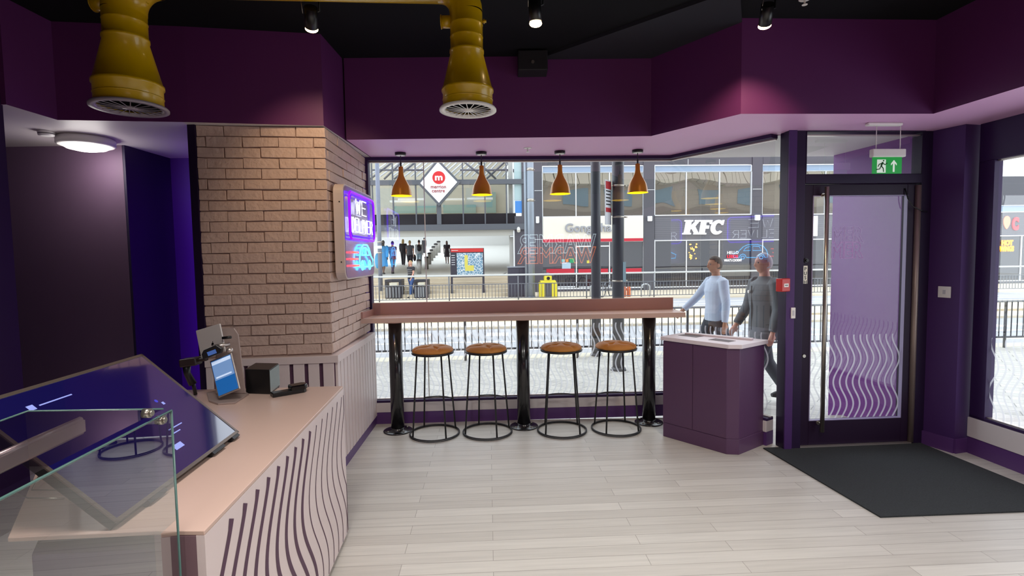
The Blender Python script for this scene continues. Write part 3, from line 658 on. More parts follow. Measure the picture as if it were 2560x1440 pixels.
# ------------------------------------------------------------------ bar stools
def make_stool():
    t = thing('bar_stool', '', 'bar stool', (0, 0, 0), 0, 'round tan bar stools at the window bar')
    R0, R1, ZT = .222, .152, .725
    mb = MB()
    seg, rn = 64, 12
    # tufted cushion: radial grid with dimples
    tufts = [(0.075*math.cos(a), .075*math.sin(a)) for a in (.5, 2.07, 3.64, 5.21)]
    rings = []
    for j in range(rn+1):
        f = j/rn; r = .178*math.sin(f*PI/2)**.9 if f else .0006
        ring = []
        for k in range(seg):
            a = 2*PI*k/seg; x, y = r*math.cos(a), r*math.sin(a); rho = r/.178
            z = .020+.040*math.sqrt(max(0, 1-rho**3.4))
            for tx, ty in tufts:
                d2 = (x-tx)**2+(y-ty)**2; z -= .024*math.exp(-d2/.00022)+.010*math.exp(-d2/.0014)
                # crease to the rim
                ux, uy = tx/.075, ty/.075; t_ = x*ux+y*uy; ds = abs(-x*uy+y*ux)
                if t_ > .0: z -= .009*math.exp(-(ds/.008)**2)*min(1, t_/.05)
            ring.append(mb._v((x, y, ZT+z)))
        rings.append(ring)
    und = [mb._v((.176*math.cos(2*PI*k/seg), .176*math.sin(2*PI*k/seg), ZT+.006)) for k in range(seg)]; rings.append(und)
    for i in range(len(rings)-1):
        for k in range(seg):
            f = mb.b.faces.new((rings[i][k], rings[i][(k+1) % seg], rings[i+1][(k+1) % seg], rings[i+1][k])); f.smooth = True
    mb.b.faces.new(und); mb.build('seat', M_TAN, t)
    mb = MB(); mb.lathe([(.170, -.012), (.182, -.008), (.184, .006), (.178, .010)], (0, 0, ZT), 48); mb.build('seat_rim', M_DMET, t)
    for k in range(4):
        a = .62+k*PI/2; mb = MB(); mb.tube([(R1*math.cos(a), R1*math.sin(a), ZT-.008), (.208*math.cos(a), .208*math.sin(a), .012)], .0075, 10); mb.build('leg', M_DMET, t)
    mb = MB(); mb.tube([(.214*math.cos(2*PI*k/48), .214*math.sin(2*PI*k/48), .016) for k in range(48)], .0065, 8, True); mb.tube([(.216*math.cos(2*PI*k/48), .216*math.sin(2*PI*k/48), .005) for k in range(48)], .004, 6, True); mb.build('base_ring', M_DMET, t)
    mb = MB(); zz = .285; rr = lerp(.208, R1, (zz-.012)/(ZT-.02)); aa = [.62+PI/2*(0) + k*(PI/2)/12 for k in range(13)]
    mb.tube([(rr*math.cos(a), rr*math.sin(a), zz) for a in aa], .006, 8); mb.build('footrest', M_DMET, t)
    return t
st = make_stool()
SL = ['tan leather bar stool leftmost at the window bar', 'tan leather bar stool just left of the middle black post', 'tan leather bar stool just right of the middle black post', 'tan leather bar stool rightmost, beside the bin cabinet']
SP = [(1087, 1085, .0), (1219, 1081, -.18), (1405, 1077, .12), (1540, 1072.5, .35)]
for i, (x, y, rz) in enumerate(SP):
    p = F(x, y)
    if i == 0: st.location = p; st.rotation_euler = (0, 0, rz); st['label'] = SL[0]
    else: dup(st, p, rz, SL[i])

# ------------------------------------------------------------------ pendant lamps
M_AMB = mat('amber_lamp_metal', S(196, 128, 24), .3, .25, noise=.08, nscale=12)
def make_pendant():
    t = thing('pendant_lamp', '', 'pendant lamp', (0, 0, ZS), 0, 'amber bottle pendants over the window bar')
    mb = MB(); mb.lathe([(.045, -.024), (.048, -.02), (.048, 0)], seg=28); mb.build('ceiling_rose', M_BLKPL, t)
    mb = MB(); mb.lathe([(.030, -.0265), (.040, -.0245)], seg=28); mb.build('rose_underside', M_WHITE, t)
    mb = MB(); mb.tube([(0, 0, -.024), (0, 0, -.125)], .0035, 8); mb.tube([(0, 0, -.085), (0, 0, -.125)], .008, 8); mb.build('cord', M_BLKPL, t)
    prof = [(.012, -.118), (.020, -.122), (.021, -.17), (.026, -.20), (.040, -.232), (.058, -.262), (.074, -.292), (.083, -.325), (.088, -.36), (.092, -.374)]
    mb = MB(); mb.lathe(prof, seg=36, cap0=True, cap1=False); o = mb.build('lamp_shade', M_AMB, t)
    mb = MB(); mb.lathe([(.010, -.16), (.020, -.19), (.036, -.236), (.070, -.295), (.085, -.36), (.0905, -.3735)], seg=36, cap0=True, cap1=False)
    mb.build('shade_lining', mat('glowing_yellow_lining', S(250, 220, 30), .6, emit=S(255, 224, 20), estr=1.1), t)
    mb = MB(); mb.ball((0, 0, -.30), (.028, .028, .036), 16); mb.build('bulb', mat('warm_bulb', S(255, 240, 180), .5, emit=S(255, 236, 150), estr=9), t)
    return t
pd = make_pendant()
PLB = ['amber pendant lamp left of the red and white diamond sign, leftmost of the row', 'amber pendant lamp just right of the white diamond sign', 'amber pendant lamp in front of the cream tea shop sign', 'amber pendant lamp beside the chicken shop front, rightmost of the row']
for i, (x, y) in enumerate(((1001, 382), (1203, 380), (1399.5, 378), (1594, 375))):
    p = F(x, y, ZS)
    if i == 0: pd.location = p; pd['label'] = PLB[0]
    else: dup(pd, p, None, PLB[i])

# ------------------------------------------------------------------ ducts
def swirl(t, z, r, m, dark, lab_m):
    mb = MB(); mb.lathe([(r*.80, z+.012), (r*.82, z), (r, z-.002), (r*1.0, z+.006), (r*.97, z+.012)], seg=48, cap0=False, cap1=False); mb.build('diffuser_ring', lab_m, t)
    mb = MB(); mb.lathe([(r*.8, z+.018), (.001, z+.018)], seg=36, cap0=False, cap1=False); mb.build('diffuser_back', mat('matt_black', S(12, 12, 14), .95, spec=.05), t)
    mb = MB()
    for k in range(20):
        a = 2*PI*k/20; d = Vector((math.cos(a), math.sin(a), 0)); n = Vector((-d.y, d.x, 0))
        p0, p1 = d*r*.2, d*r*.81
        mb.hexa([p0+Vector((0, 0, z)), p1+Vector((0, 0, z)), p1+n*.004+Vector((0, 0, z)), p0+n*.004+Vector((0, 0, z))], [q+Vector((0, 0, .002)) for q in (p0+Vector((0, 0, z)), p1+Vector((0, 0, z)), p1+n*.004+Vector((0, 0, z)), p0+n*.004+Vector((0, 0, z)))])
    mb.lathe([(.001, z-.002), (r*.2, z), (r*.2, z+.008)], seg=20, cap0=False, cap1=True); mb.build('diffuser_vanes', lab_m, t)
def make_duct(px, py, rpx, label, ring_m, zd, side):
    p = F(px, py, zd); R = rpx/FPX*(p-O).dot(FW)
    t = thing('air_duct', label, 'air duct', (p.x, p.y, 0), 0, 'yellow ventilation duct drops')
    Y = lambda y: zat(p, y)
    zt = ZC-.03-(.575+.95-.3)*R
    dz = lambda f: zd+f*R
    prof = [(R*.87, zd+.012), (R*.87, dz(.62)), (R*.91, dz(.64)), (R*.91, dz(.72)), (R*.87, dz(.75)), (R*.57, dz(1.95)), (R*.60, dz(1.97)), (R*.60, dz(2.05)), (R*.565, dz(2.08))]
    z = 2.08
    while zd+(z+.42)*R < zt-.35*R:
        z += .42; prof += [(R*.565, dz(z-.02)), (R*.578, dz(z)), (R*.565, dz(z+.02))]
    prof += [(R*.565, zt-R*.3)]
    mb = MB(); mb.lathe(prof, seg=40, cap0=False, cap1=False); 
    # seam on the collar
    mb.lathe([(R*.872, dz(.33)), (R*.89, dz(.35)), (R*.872, dz(.37))], seg=40, cap0=False, cap1=False)
    body = mb.build('drop_duct', M_YEL, t)
    mb = MB(); rb_ = R*.62; cx = side*R*.95; zc = zt-R*.3
    pts = [(0, 0, zc-.001)]+[(cx-cx*math.cos(a), 0, zc+abs(cx)*math.sin(a)) for a in [k*PI/2/8 for k in range(1, 9)]]
    mb.tube(pts, R*.575, 32, cap=False); mb.build('elbow', M_YEL, t)
    mb = MB(); zz = dz(3.05); mb.tube([(-R*.5, 0, zz), (-R*.88, 0, zz)], R*.21, 18); mb.tube([(-R*.86, 0, zz), (-R*.88, 0, zz)], R*.24, 18); mb.build('damper_stub', M_YEL, t)
    mb = MB(); mb.tube([(R*.55, 0, zz), (R*.70, 0, zz)], R*.05, 10); mb.tube([(R*.62, 0, zz-R*.08), (R*.62, 0, zz+R*.08)], R*.02, 8); mb.build('damper_knob', M_YEL, t)
    swirl(t, zd, R*1.0, None, None, ring_m)
    return p, R, zc+abs(cx)
ZD = 2.32
p1_, R1_, zh = make_duct(1170, 277, 71, 'yellow spiral duct drop with bright white swirl vent in front of the window', M_WHITE, ZD, -1)
p2_, R2_, zh2 = make_duct(325, 272, 84, 'dim yellow duct drop with shaded swirl vent over the kitchen opening', mat('shaded_white_ring', S(150, 140, 150), .4), ZD, 1)  # white vent ring greyed, its shade put into the colour
hd = thing('main_duct', 'yellow horizontal duct linking the two vertical drops under the black ceiling', 'air duct', (p1_.x-R1_*.95, p1_.y, zh))
mb = MB(); mb.tube([(0, 0, 0), (p2_.x+R2_*.95-(p1_.x-R1_*.95), p2_.y-p1_.y, zh2-zh)], R1_*.575, 32); mb.build('duct_run', M_YEL, hd)
mb = MB(); mb.tube([(-.5, 0, R1_*.3), (-.5, 0, ZC-zh)], .006, 6); mb.build('hanger_rod', M_DMET, hd)

# ------------------------------------------------------------------ spotlights
def make_spot(px, py, z, label, tilt, e):
    p = F(px, py, z); t = thing('spotlight', label, 'spotlight', tuple(p), 0, 'black ceiling spotlights')
    d = Vector(tilt).normalized(); mb = MB(); back = -d
    mb.tube([Vector((0, 0, 0))+back*.004, back*.11], [.034, .034], 20); mb.build('lamp_head', M_BLKPL, t)
    mb = MB(); mb.ball(-back*.006, (.034, .034, .016), 20); mb.build('lens', mat('spot_lens', S(255, 230, 200), .4, emit=S(255, 214, 160), estr=14), t)
    mb = MB(); q = back*.07; mb.tube([q, q+Vector((.045, 0, .02)), Vector((q.x+.045, q.y, ZC-z-.04))], .005, 8); mb.tube([(q.x+.045, q.y, ZC-z-.045), (q.x+.045, q.y, ZC-z)], .03, 16); mb.build('bracket', M_BLKPL, t)
    mb = MB(); mb.tube([q+Vector((-.036, -.02, 0)), q+Vector((-.036, -.04, .06))], .002, 5); mb.build('clip', M_STEEL, t)
    light('spotlight_beam', 'SPOT', p+d*.035, e, (1, .72, .45), .02, target=p+d*2, spot=1.25, blend=.8)
make_spot(779, 70, 2.80, 'black ceiling spotlight glowing in front of the brick pillar', (-.22, .62, -.55), 28)
make_spot(1339, 56, 2.80, 'black ceiling spotlight above the middle of the window', (.05, .1, -1), 20)
make_spot(1912, 62, 2.80, 'black ceiling spotlight near the corner above the door side', (.16, .55, -.50), 36)
p = F(1330, 174, 2.92); p = V(W0, W1_, 1330, 170)
t = thing('projector_box', 'small black box fixture mounted on the plum bulkhead', 'speaker', (p.x, p.y, p.z))
mb = MB(); mb.box(-.11, .11, -.16, 0, -.07, .075); mb.build('body', mat('matt_black_box', S(22, 20, 26), .6), t, .006)
mb = MB(); mb.tube([(0, -.16, -.012), (0, -.168, -.012)], .012, 12); mb.build('lens', M_STEEL, t)
# added housings for the unseen fill lights (their light is set at the top)
for k, (lc, e_) in enumerate(LIGHTS_FILL):
    t = thing('fill_panel', 'added square white fill light panel over the shop floor, out of view', 'ceiling light', (lc[0], lc[1], lc[2]), 0, 'added fill light panels')
    mb = MB(); mb.box(-.3, .3, -.3, .3, -.005, ZC-lc[2]); mb.build('housing', M_WHITE, t)
def sprinkler(px, py, z, lab):
    p = F(px, py, z); t = thing('sprinkler', lab, 'sprinkler', tuple(p))
    mb = MB(); mb.lathe([(.03, -.004), (.036, 0)], seg=24); mb.build('escutcheon', M_WHITE, t)
    mb = MB(); mb.tube([(0, 0, -.004), (0, 0, -.03)], .006, 8); mb.lathe([(.016, -.034), (.016, -.031)], seg=16); mb.build('sprinkler_head', M_WHITE, t)
sprinkler(1319, 370, ZS, 'small white sprinkler in the bulkhead soffit between two pendants')
sprinkler(2012, -2, ZC-.0, 'white sprinkler on the black ceiling at the top of the view')

# kitchen opening: lamp, detector
p = F(215, 345, ZS); t = thing('bulkhead_light', 'round white flush ceiling light glowing in the kitchen opening', 'ceiling light', tuple(p))
mb = MB(); mb.lathe([(.165, -.06), (.178, -.05), (.178, -.012), (.165, 0)], seg=40); mb.build('body', M_WHITE, t)
mb = MB(); mb.lathe([(.001, -.098), (.06, -.094), (.12, -.080), (.150, -.0602)], seg=40, cap0=False, cap1=False); mb.build('diffuser', mat('lamp_diffuser', S(255, 250, 240), .5, emit=S(255, 246, 236), estr=4), t)
light('kitchen_lamp', 'POINT', (p.x, p.y, ZS-.16), 5, (1, .95, .9), .12)
p = F(115, 328, ZS); t = thing('smoke_detector', 'small slotted white smoke detector left of the round kitchen light', 'smoke detector', tuple(p))
mb = MB(); mb.lathe([(.03, -.035), (.045, -.03), (.05, 0)], seg=24); mb.build('body', M_WHITE, t)
mb = MB(); mb.lathe([(.0455, -.026), (.0475, -.016)], seg=24, cap0=False, cap1=False); mb.build('slots', M_BLKPL, t)
t = thing('led_strip', 'violet glowing strip light hidden beside the brick pillar in the opening', 'light', (-2.34, 4.42, 0))
mb = MB(); mb.box(-.02, .02, -.02, .02, 0, 2.3); mb.build('tube', mat('violet_led', S(120, 40, 255), .5, emit=(.30, .03, 1, 1), estr=5), t)
vs_ = light('violet_strip', 'AREA', (-2.42, 4.46, 1.3), 3.0, (.34, .03, 1), .1, 2.0, (-2.58, 4.70, 1.3)); vs_.data.spread = 1.7

# ------------------------------------------------------------------ neon delivery sign on the pillar side
sa = Vector((-1.19, 3.735, 0)); sb = Vector((-1.213, 4.605, 0)); ex = (sb-sa).normalized(); SN = Vector((-ex.y, ex.x, 0)); SN = SN if SN.x > 0 else -SN; SN = ex.cross(Vector((0, 0, 1)))
SN = SN if SN.x > 0 else -SN
NL = (sb-sa).length; z0, z1 = 1.395, 2.088
ns = thing('neon_sign', 'lit neon delivery sign box with purple bubble and blue car on the pillar side', 'neon sign', (sa.x, sa.y, z0))
Mx = Matrix((ex, Vector((0, 0, 1)), SN)).transposed().to_4x4(); NH = z1-z0
def rrect(x0, x1, y0, y1, r, n=6):
    P = []
    for cx, cy, a0 in ((x1-r, y0+r, -PI/2), (x1-r, y1-r, 0), (x0+r, y1-r, PI/2), (x0+r, y0+r, PI)):
        P += [(cx+r*math.cos(a0+PI/2*k/n), cy+r*math.sin(a0+PI/2*k/n)) for k in range(n+1)]
    return P
P = rrect(0, NL, 0, NH, .07)
mb = MB(Mx); mb.hexa([(x, y, -.075) for x, y in P], [(x, y, -.004) for x, y in P]); mb.build('sign_box', mat('sign_white', S(214, 200, 196), .4), ns, .004)
mb = MB(Mx); Q = rrect(.012, NL-.012, .012, NH-.012, .06); mb.hexa([(x, y, -.004) for x, y in Q], [(x, y, 0) for x, y in Q]); mb.build('mirror_face', mat('silver_lilac_face', S(176, 160, 200), .18, .5), ns)
def neon(name, col, e, paths, r=.007):
    mb = MB(Mx)
    for pth, cl in paths: mb.tube([(x, y, .022) for x, y in pth], r, 8, cl)
    return mb.build(name, mat(name+'_neon', (min(1, col[0]), min(1, col[1]), min(1, col[2]), 1), .5, emit=col+(1,), estr=e), ns)
bub = rrect(.06, NL-.07, .30, NH-.05, .05)
neon('speech_bubble', (.07, .0, .62), 5, [(bub, True)], .009)
neon('inner_bubble', (.07, .0, .5), 1.6, [(rrect(.085, NL-.095, .325, NH-.075, .04), True)], .005)
LET = {'W': [[(0, 1), (.25, 0), (.5, .8), (.75, 0), (1, 1)]], 'E': [[(1, 1), (0, 1), (0, 0), (1, 0)], [(0, .52), (.8, .52)]], 'D': [[(0, 0), (0, 1), (.55, 1), (1, .7), (1, .3), (.55, 0), (0, 0)]],
       'L': [[(0, 1), (0, 0), (.9, 0)]], 'I': [[(.5, 1), (.5, 0)]], 'V': [[(0, 1), (.5, 0), (1, 1)]], 'R': [[(0, 0), (0, 1), (.7, 1), (1, .78), (.7, .52), (0, .52)], [(.5, .52), (1, 0)]]}
def word(s, x, y, w, h, gap):
    out = []
    for ch in s:
        ww = w*(.45 if ch == 'I' else 1)
        for st_ in LET[ch]: out.append(([(x+(a if ch != 'I' else .5)*ww, y+b*h) for a, b in st_], False))
        x += ww+gap
    return out
neon('lettering', (.80, .88, 1.0), 2.2, word('WE', .24, .495, .125, .11, .05)+word('DELIVER', .115, .355, .072, .105, .026), .0045)
car = [(.30, .085), (.33, .085), (.345, .12), (.375, .135), (.405, .12), (.42, .085), (.56, .085), (.575, .12), (.605, .135), (.635, .12), (.65, .085), (.72, .09), (.725, .14), (.66, .17), (.60, .235), (.54, .262), (.42, .262), (.35, .235), (.31, .18), (.295, .13)]
neon('car_outline', (.05, .50, 1.0), 6, [(car, True), ([(.375, .18), (.40, .235), (.48, .24), (.48, .18)], True), ([(.51, .18), (.51, .24), (.565, .22), (.60, .18)], True), ([(.375+.022*math.cos(a), .085+.022*math.sin(a)) for a in [k*PI/5 for k in range(10)]], True), ([(.605+.022*math.cos(a), .085+.022*math.sin(a)) for a in [k*PI/5 for k in range(10)]], True)], .0055)
neon('speed_lines', (1.0, .06, .05), 3.5, [([(.10, .20), (.26, .20)], False), ([(.08, .15), (.24, .15)], False), ([(.11, .10), (.27, .10)], False)], .007)
mb = MB(Mx)
for x, y in ((.012, .13), (.012, .56)): mb.tube([(0.0, y, -.03), (-.003, y, -.03)], .005, 8)
mb.build('side_screw', M_DMET, ns)

# neon wall sign on the back wall, seen only as a reflection in the window
def mirror(px, py):
    # virtual image behind the glass plane -> real spot on the back wall
    n = AN; q0 = aw0; r_ = ray(px, py); rr = r_-n*2*r_.dot(n); t_ = (q0-O).dot(n)/r_.dot(n); H_ = O+r_*t_
    s_ = (BK+.03-H_.y)/rr.y; return H_+rr*s_
bn = thing('wall_neon', 'outlined neon word sign on the rear wall reflected in the shop window', 'neon sign', (0, BK+.03, 0))
for (ya, yb), col, e_, nm in (((630, 586), (.75, .95, 1.0), 3.2, 'upper_word'), ((655, 618), (1.0, .22, .05), 3.8, 'lower_word')):
    a = mirror(1491, (ya)); b = mirror(1293, ya+3); c = mirror(1390, yb); hgt = (c.z-mirror(1390, ya+1).z)
    x0, x1 = a.x, b.x   # reading direction on the wall facing +y is -x
    if x1 > x0: x0, x1 = x1, x0
    Mt = plane_M((x0, 0.0, a.z), (-1, 0, 0), (0, 1, 0))
    o = text(nm, 'WARMER', mat(nm+'_neon', col+(1,), .5, emit=col+(1,), estr=e_), bn, Mt, hgt/.70, 0, outline=.010, bold=.012)
    wv = [v.co.x for v in o.data.vertices]; k = abs(x1-x0)/(max(wv)-min(wv)); 
    for v in o.data.vertices: v.co.x = x0+(v.co.x-max(wv))*k

# ------------------------------------------------------------------ bin cabinet
bL, bM, bR, bB = Vector((1.262, 4.345, 0)), Vector((1.632, 3.915, 0)), Vector((1.725, 3.90, 0)), Vector((2.015, 4.105, 0))
e2 = (bB-bR); bBL = bL+e2*.93+Vector((-.02, .0, 0)); BH = .855
bc = thing('bin_cabinet', 'dark purple recycling bin cabinet with pale speckled top beside the entrance door', 'bin', ((bL.x+bB.x)/2, (bL.y+bB.y)/2, 0))
T = Matrix.Translation((-(bL.x+bB.x)/2, -(bL.y+bB.y)/2, 0)); M_BIN = mat('aubergine_laminate', S(86, 56, 88), .38)
cx, cy = (bL.x+bB.x)/2, (bL.y+bB.y)/2
ring = [bL, bM, bR, bB, bBL]
ins_ = lambda f: [(cx+(p.x-cx)*f, cy+(p.y-cy)*f) for p in ring]
mb = MB(T); mb.prism(ins_(.985), .0, .12); mb.build('plinth', M_BIN, bc, .003)
mb = MB(T); mb.prism(ins_(.975), .12, BH-.032); mb.build('carcass', M_BIN, bc, .003)
dL, dM = bL, bM; dv = (dM-dL); n = Vector((dv.y, -dv.x, 0)).normalized()*.012; n = n if n.y < 0 else -n
for a, b in ((.01, .485), (.495, .99)):
    pa, pb_ = dL+dv*a, dL+dv*b; mb = MB(T); mb.prism([(pa.x, pa.y), (pb_.x, pb_.y), (pb_.x-n.x, pb_.y-n.y), (pa.x-n.x, pa.y-n.y)], .124, BH-.036); mb.build('door', M_BIN, bc, .0015)
M_TOP = mat('speckled_pale_top', S(226, 216, 222), .3, noise=.03, nscale=80)
# solid top slab; dark plates laid on it stand for two shaded openings
tp = [(cx+(p.x-cx)*1.045, cy+(p.y-cy)*1.045) for p in [bL, bM, bR, bB, bBL]]
mb = MB(T); mb.prism(tp, BH-.032, BH); top = mb.build('worktop', M_TOP, bc, .003)
ux = dv.normalized(); uy = e2.normalized()
mb = MB(T)
for s_, q in ((.13, .19), (.43, .15)):
    c = bL+ux*s_+uy*q; w_, h_ = .085, .05
    P4 = [c-ux*w_-uy*h_, c+ux*w_-uy*h_, c+ux*w_+uy*h_, c-ux*w_+uy*h_]; mb.prism([(p.x, p.y) for p in P4], BH+.0002, BH+.0015)
mb.build('waste_opening', mat('opening_shade', S(84, 66, 66), .6), bc)
mb = MB(T); c0_, c1_ = bL+uy*.33+ux*.03, bB-uy*.03
c1_ = bBL+(bB-bBL)*.9-uy*.05; c0_ = bBL+(bB-bBL)*.08-uy*.05
dq = (c1_-c0_).normalized(); nq = Vector((dq.y, -dq.x, 0))*.05
mb.prism([(c0_.x, c0_.y), (c1_.x, c1_.y), (c1_.x+nq.x, c1_.y+nq.y), (c0_.x+nq.x, c0_.y+nq.y)], BH, BH+.014); mb.build('tray_rest', M_TOP, bc, .003)

# ------------------------------------------------------------------ door mat
m_mat = mat('charcoal_mat', S(50, 54, 56), .95, noise=.45, nscale=120, bump=1.0, bscale=220)
mb = MB(); c = [Vector((1.965, 4.02, 0)), Vector((2.118, 2.929, 0)), Vector((3.36, 2.985, 0)), Vector((3.248, 4.09, 0))]
mb.prism([(p.x-2.65, p.y-3.5) for p in c], 0.0005, .010)
o = mb.build('door_mat', m_mat); o.location = (2.65, 3.5, 0); tag(o, 'black ribbed entrance mat on the pale plank floor inside the door', 'mat')

# ------------------------------------------------------------------ exit sign, call point, switches
pe = V(P_D0+DN*.28, P_D1+DN*.28, 2216, 415); Mx = plane_M((0, 0, 0), DD, DN)
E_ = lambda x, y: (lambda q: ((q-pe).dot(DD), q.z-pe.z))(V(P_D0+DN*.28, P_D1+DN*.28, x, y))
t = thing('exit_sign', 'hanging green and white running man exit sign above the door', 'exit sign', tuple(pe))
def ebox(mb, xa, ya, xb, yb, d0, d1):
    a = E_(xa, ya); b = E_(xb, yb); sbx(mb, a[0], b[0], b[1], a[1], d0, d1)
mb = MB(Mx); ebox(mb, 2178, 373, 2260, 393, -.02, .02); mb.build('lamp_housing', M_WHITE, t, .006)
mb = MB(Mx); ebox(mb, 2181, 393, 2253, 434, -.003, .003); mb.build('sign_blade', mat('exit_green', S(20, 150, 60), .4, emit=S(20, 150, 60), estr=.35), t)
msw = mat('exit_white', S(225, 240, 225), .4, emit=S(220, 235, 220), estr=.35)
mb = MB(Mx); ebox(mb, 2192, 399, 2213, 432, .003, .0036)
a0_ = E_(2234, 400); a1_ = E_(2234, 430); w_ = .022
for P_ in ([(a0_[0], a0_[1]), (a0_[0]+w_, a0_[1]-.026), (a0_[0]+w_, a0_[1]-.04), (a0_[0]+.007, a0_[1]-.024), (a0_[0]+.007, a1_[1]), (a0_[0]-.007, a1_[1]), (a0_[0]-.007, a0_[1]-.024), (a0_[0]-w_, a0_[1]-.04), (a0_[0]-w_, a0_[1]-.026)],):
    mb.hexa([(x, y, .003) for x, y in P_], [(x, y, .0036) for x, y in P_])
mb.build('door_and_arrow', msw, t)
mb = MB(Mx); g = lambda x, y: (*E_(x, y), .0038)
mb.tube([g(2206, 406), g(2202, 415)], .006, 6); mb.ball(g(2208, 402), (.006, .006, .002), 10)
for pth in ([(2205, 408), (2197, 411), (2194, 417)], [(2205, 408), (2212, 412), (2217, 408)], [(2202, 415), (2207, 421), (2208, 430)], [(2202, 415), (2198, 423), (2190, 424)]):
    mb.tube([g(*q) for q in pth], .0035, 6)
mb.build('running_figure', mat('exit_dark_green', S(8, 90, 36), .4), t)
zc_ = ZS-pe.z
mb = MB(Mx); a = E_(2190, 373); b = E_(2250, 373)
for q in (a, b): mb.tube([(q[0], q[1], 0), (q[0], zc_-.015, 0)], .003, 6)
mb.build('suspension_wire', M_WHITE, t)
mb = MB(Mx); sbx(mb, E_(2175, 0)[0], E_(2262, 0)[0], zc_-.022, zc_-.001, -.02, .02); mb.build('ceiling_mount', M_WHITE, t, .006)
cp0 = P_D0+DN*.05; cpt = V(cp0, cp0+DD, 1950, 712)
t = thing('fire_call_point', 'red fire alarm call point on the purple post beside the angled window', 'call point', tuple(cpt)); 
mb = MB(Matrix.Rotation(.45, 4, 'Z')); mb.box(-.05, .045, -.055, .0, -.05, .05); mb.build('housing', mat('alarm_red', S(190, 44, 40), .35), t, .006)
mb = MB(Matrix.Rotation(.45, 4, 'Z')); mb.box(-.028, .022, -.057, -.055, -.015, .012); mb.build('break_panel', M_WHITE, t)
mb = MB(Matrix.Rotation(.45, 4, 'Z')); mb.box(-.02, .014, -.0575, -.057, -.004, .002); mb.build('panel_mark', M_DMET, t)
q = V(cp0, cp0+DD, 1980, 782); t = thing('door_release', 'small white door release box on the dark door post', 'switch', tuple(q))
mb = MB(); mb.box(-.017, .017, -.02, 0, -.042, .042); mb.build('body', M_WHITE, t, .003)
mb = MB(); mb.box(-.007, .007, -.022, -.02, -.02, .02); mb.build('button', mat('grey_button', S(190, 190, 196), .4), t)
q = V(PIER_A, PIER_B, 2362, 730); ee = (PIER_B-PIER_A).normalized(); nnn = Vector((ee.y, -ee.x, 0)); nnn = nnn if nnn.x < 0 else -nnn
t = thing('light_switch', 'white square switch plate on the purple wall right of the door', 'switch', tuple(q)); Mx = plane_M((0, 0, 0), ee if nnn.cross(ee).z > 0 else -ee, nnn)
mb = MB(Mx); sbx(mb, -.043, .043, -.043, .043, 0, .008); mb.build('plate', M_WHITE, t, .002)
mb = MB(Mx); sbx(mb, -.009, .009, -.016, .016, .008, .011); mb.build('rocker', mat('grey_button', S(190, 190, 196), .4), t)
# ================================================================== OUTSIDE
GZ = -.2
def gz(D): return lerp(-.03, GZ, min(1, max(0, (D-4.3)/3.2)))
TA = math.tan(math.radians(2.63))
def strip(name, ys, m, x0=-16, x1=36):
    mb = MB()
    for (ya, za), (yb, zb) in zip(ys[:-1], ys[1:]):
        mb.hexa([(x0, ya+x0*TA, za-.1), (x1, ya+x1*TA, za-.1), (x1, yb+x1*TA, zb-.1), (x0, yb+x0*TA, zb-.1)], [(x0, ya+x0*TA, za), (x1, ya+x1*TA, za), (x1, yb+x1*TA, zb), (x0, yb+x0*TA, zb)])
    return struct(name, mb, m)
M_PAVE = brick_mat('pale_paving', S(206, 204, 196), S(192, 190, 184), S(150, 150, 146), .42, .21, .006, .8, .12, .0, .45, False, math.radians(38))
M_ASPH = mat('pale_grey_asphalt', S(178, 180, 184), .85, noise=.08, nscale=6)
M_CREAM = mat('cream_paving', S(226, 214, 190), .8, noise=.06, nscale=3)
strip('near_pavement', [(3.9, -.045), (4.3, -.045), (7.3, -.2), (8.78, -.2)], M_PAVE)
strip('kerb_band', [(8.78, -.197), (9.15, -.197)], mat('pale_kerb', S(212, 206, 186), .8))
strip('road', [(9.15, -.26), (20.6, -.26)], M_ASPH)
strip('traffic_island', [(12.9, -.2), (13.9, -.2)], M_CREAM)
strip('tactile_band', [(13.9, -.199), (14.4, -.199)], mat('tan_band', S(168, 150, 120), .85))
strip('island_rear', [(14.4, -.2), (17.0, -.2)], M_CREAM)
strip('far_pavement', [(20.6, -.2), (24.9, -.2)], M_CREAM)
mb = MB()
for k, D in enumerate((9.9, 10.9, 18.2, 19.2)):
    mb.hexa([(-16, D-16*TA, -.262), (36, D+36*TA, -.262), (36, D+.11+36*TA, -.262), (-16, D+.11-16*TA, -.262)], [(-16, D-16*TA, -.257), (36, D+36*TA, -.257), (36, D+.11+36*TA, -.257), (-16, D+.11-16*TA, -.257)])
for k in range(26):
    x = -6+k*.9; D = 11.6+.02*k
    mb.box(x, x+.5, D, D+.5, -.262, -.2565)
struct('road_markings', mb, mat('road_paint', S(240, 240, 240), .7))

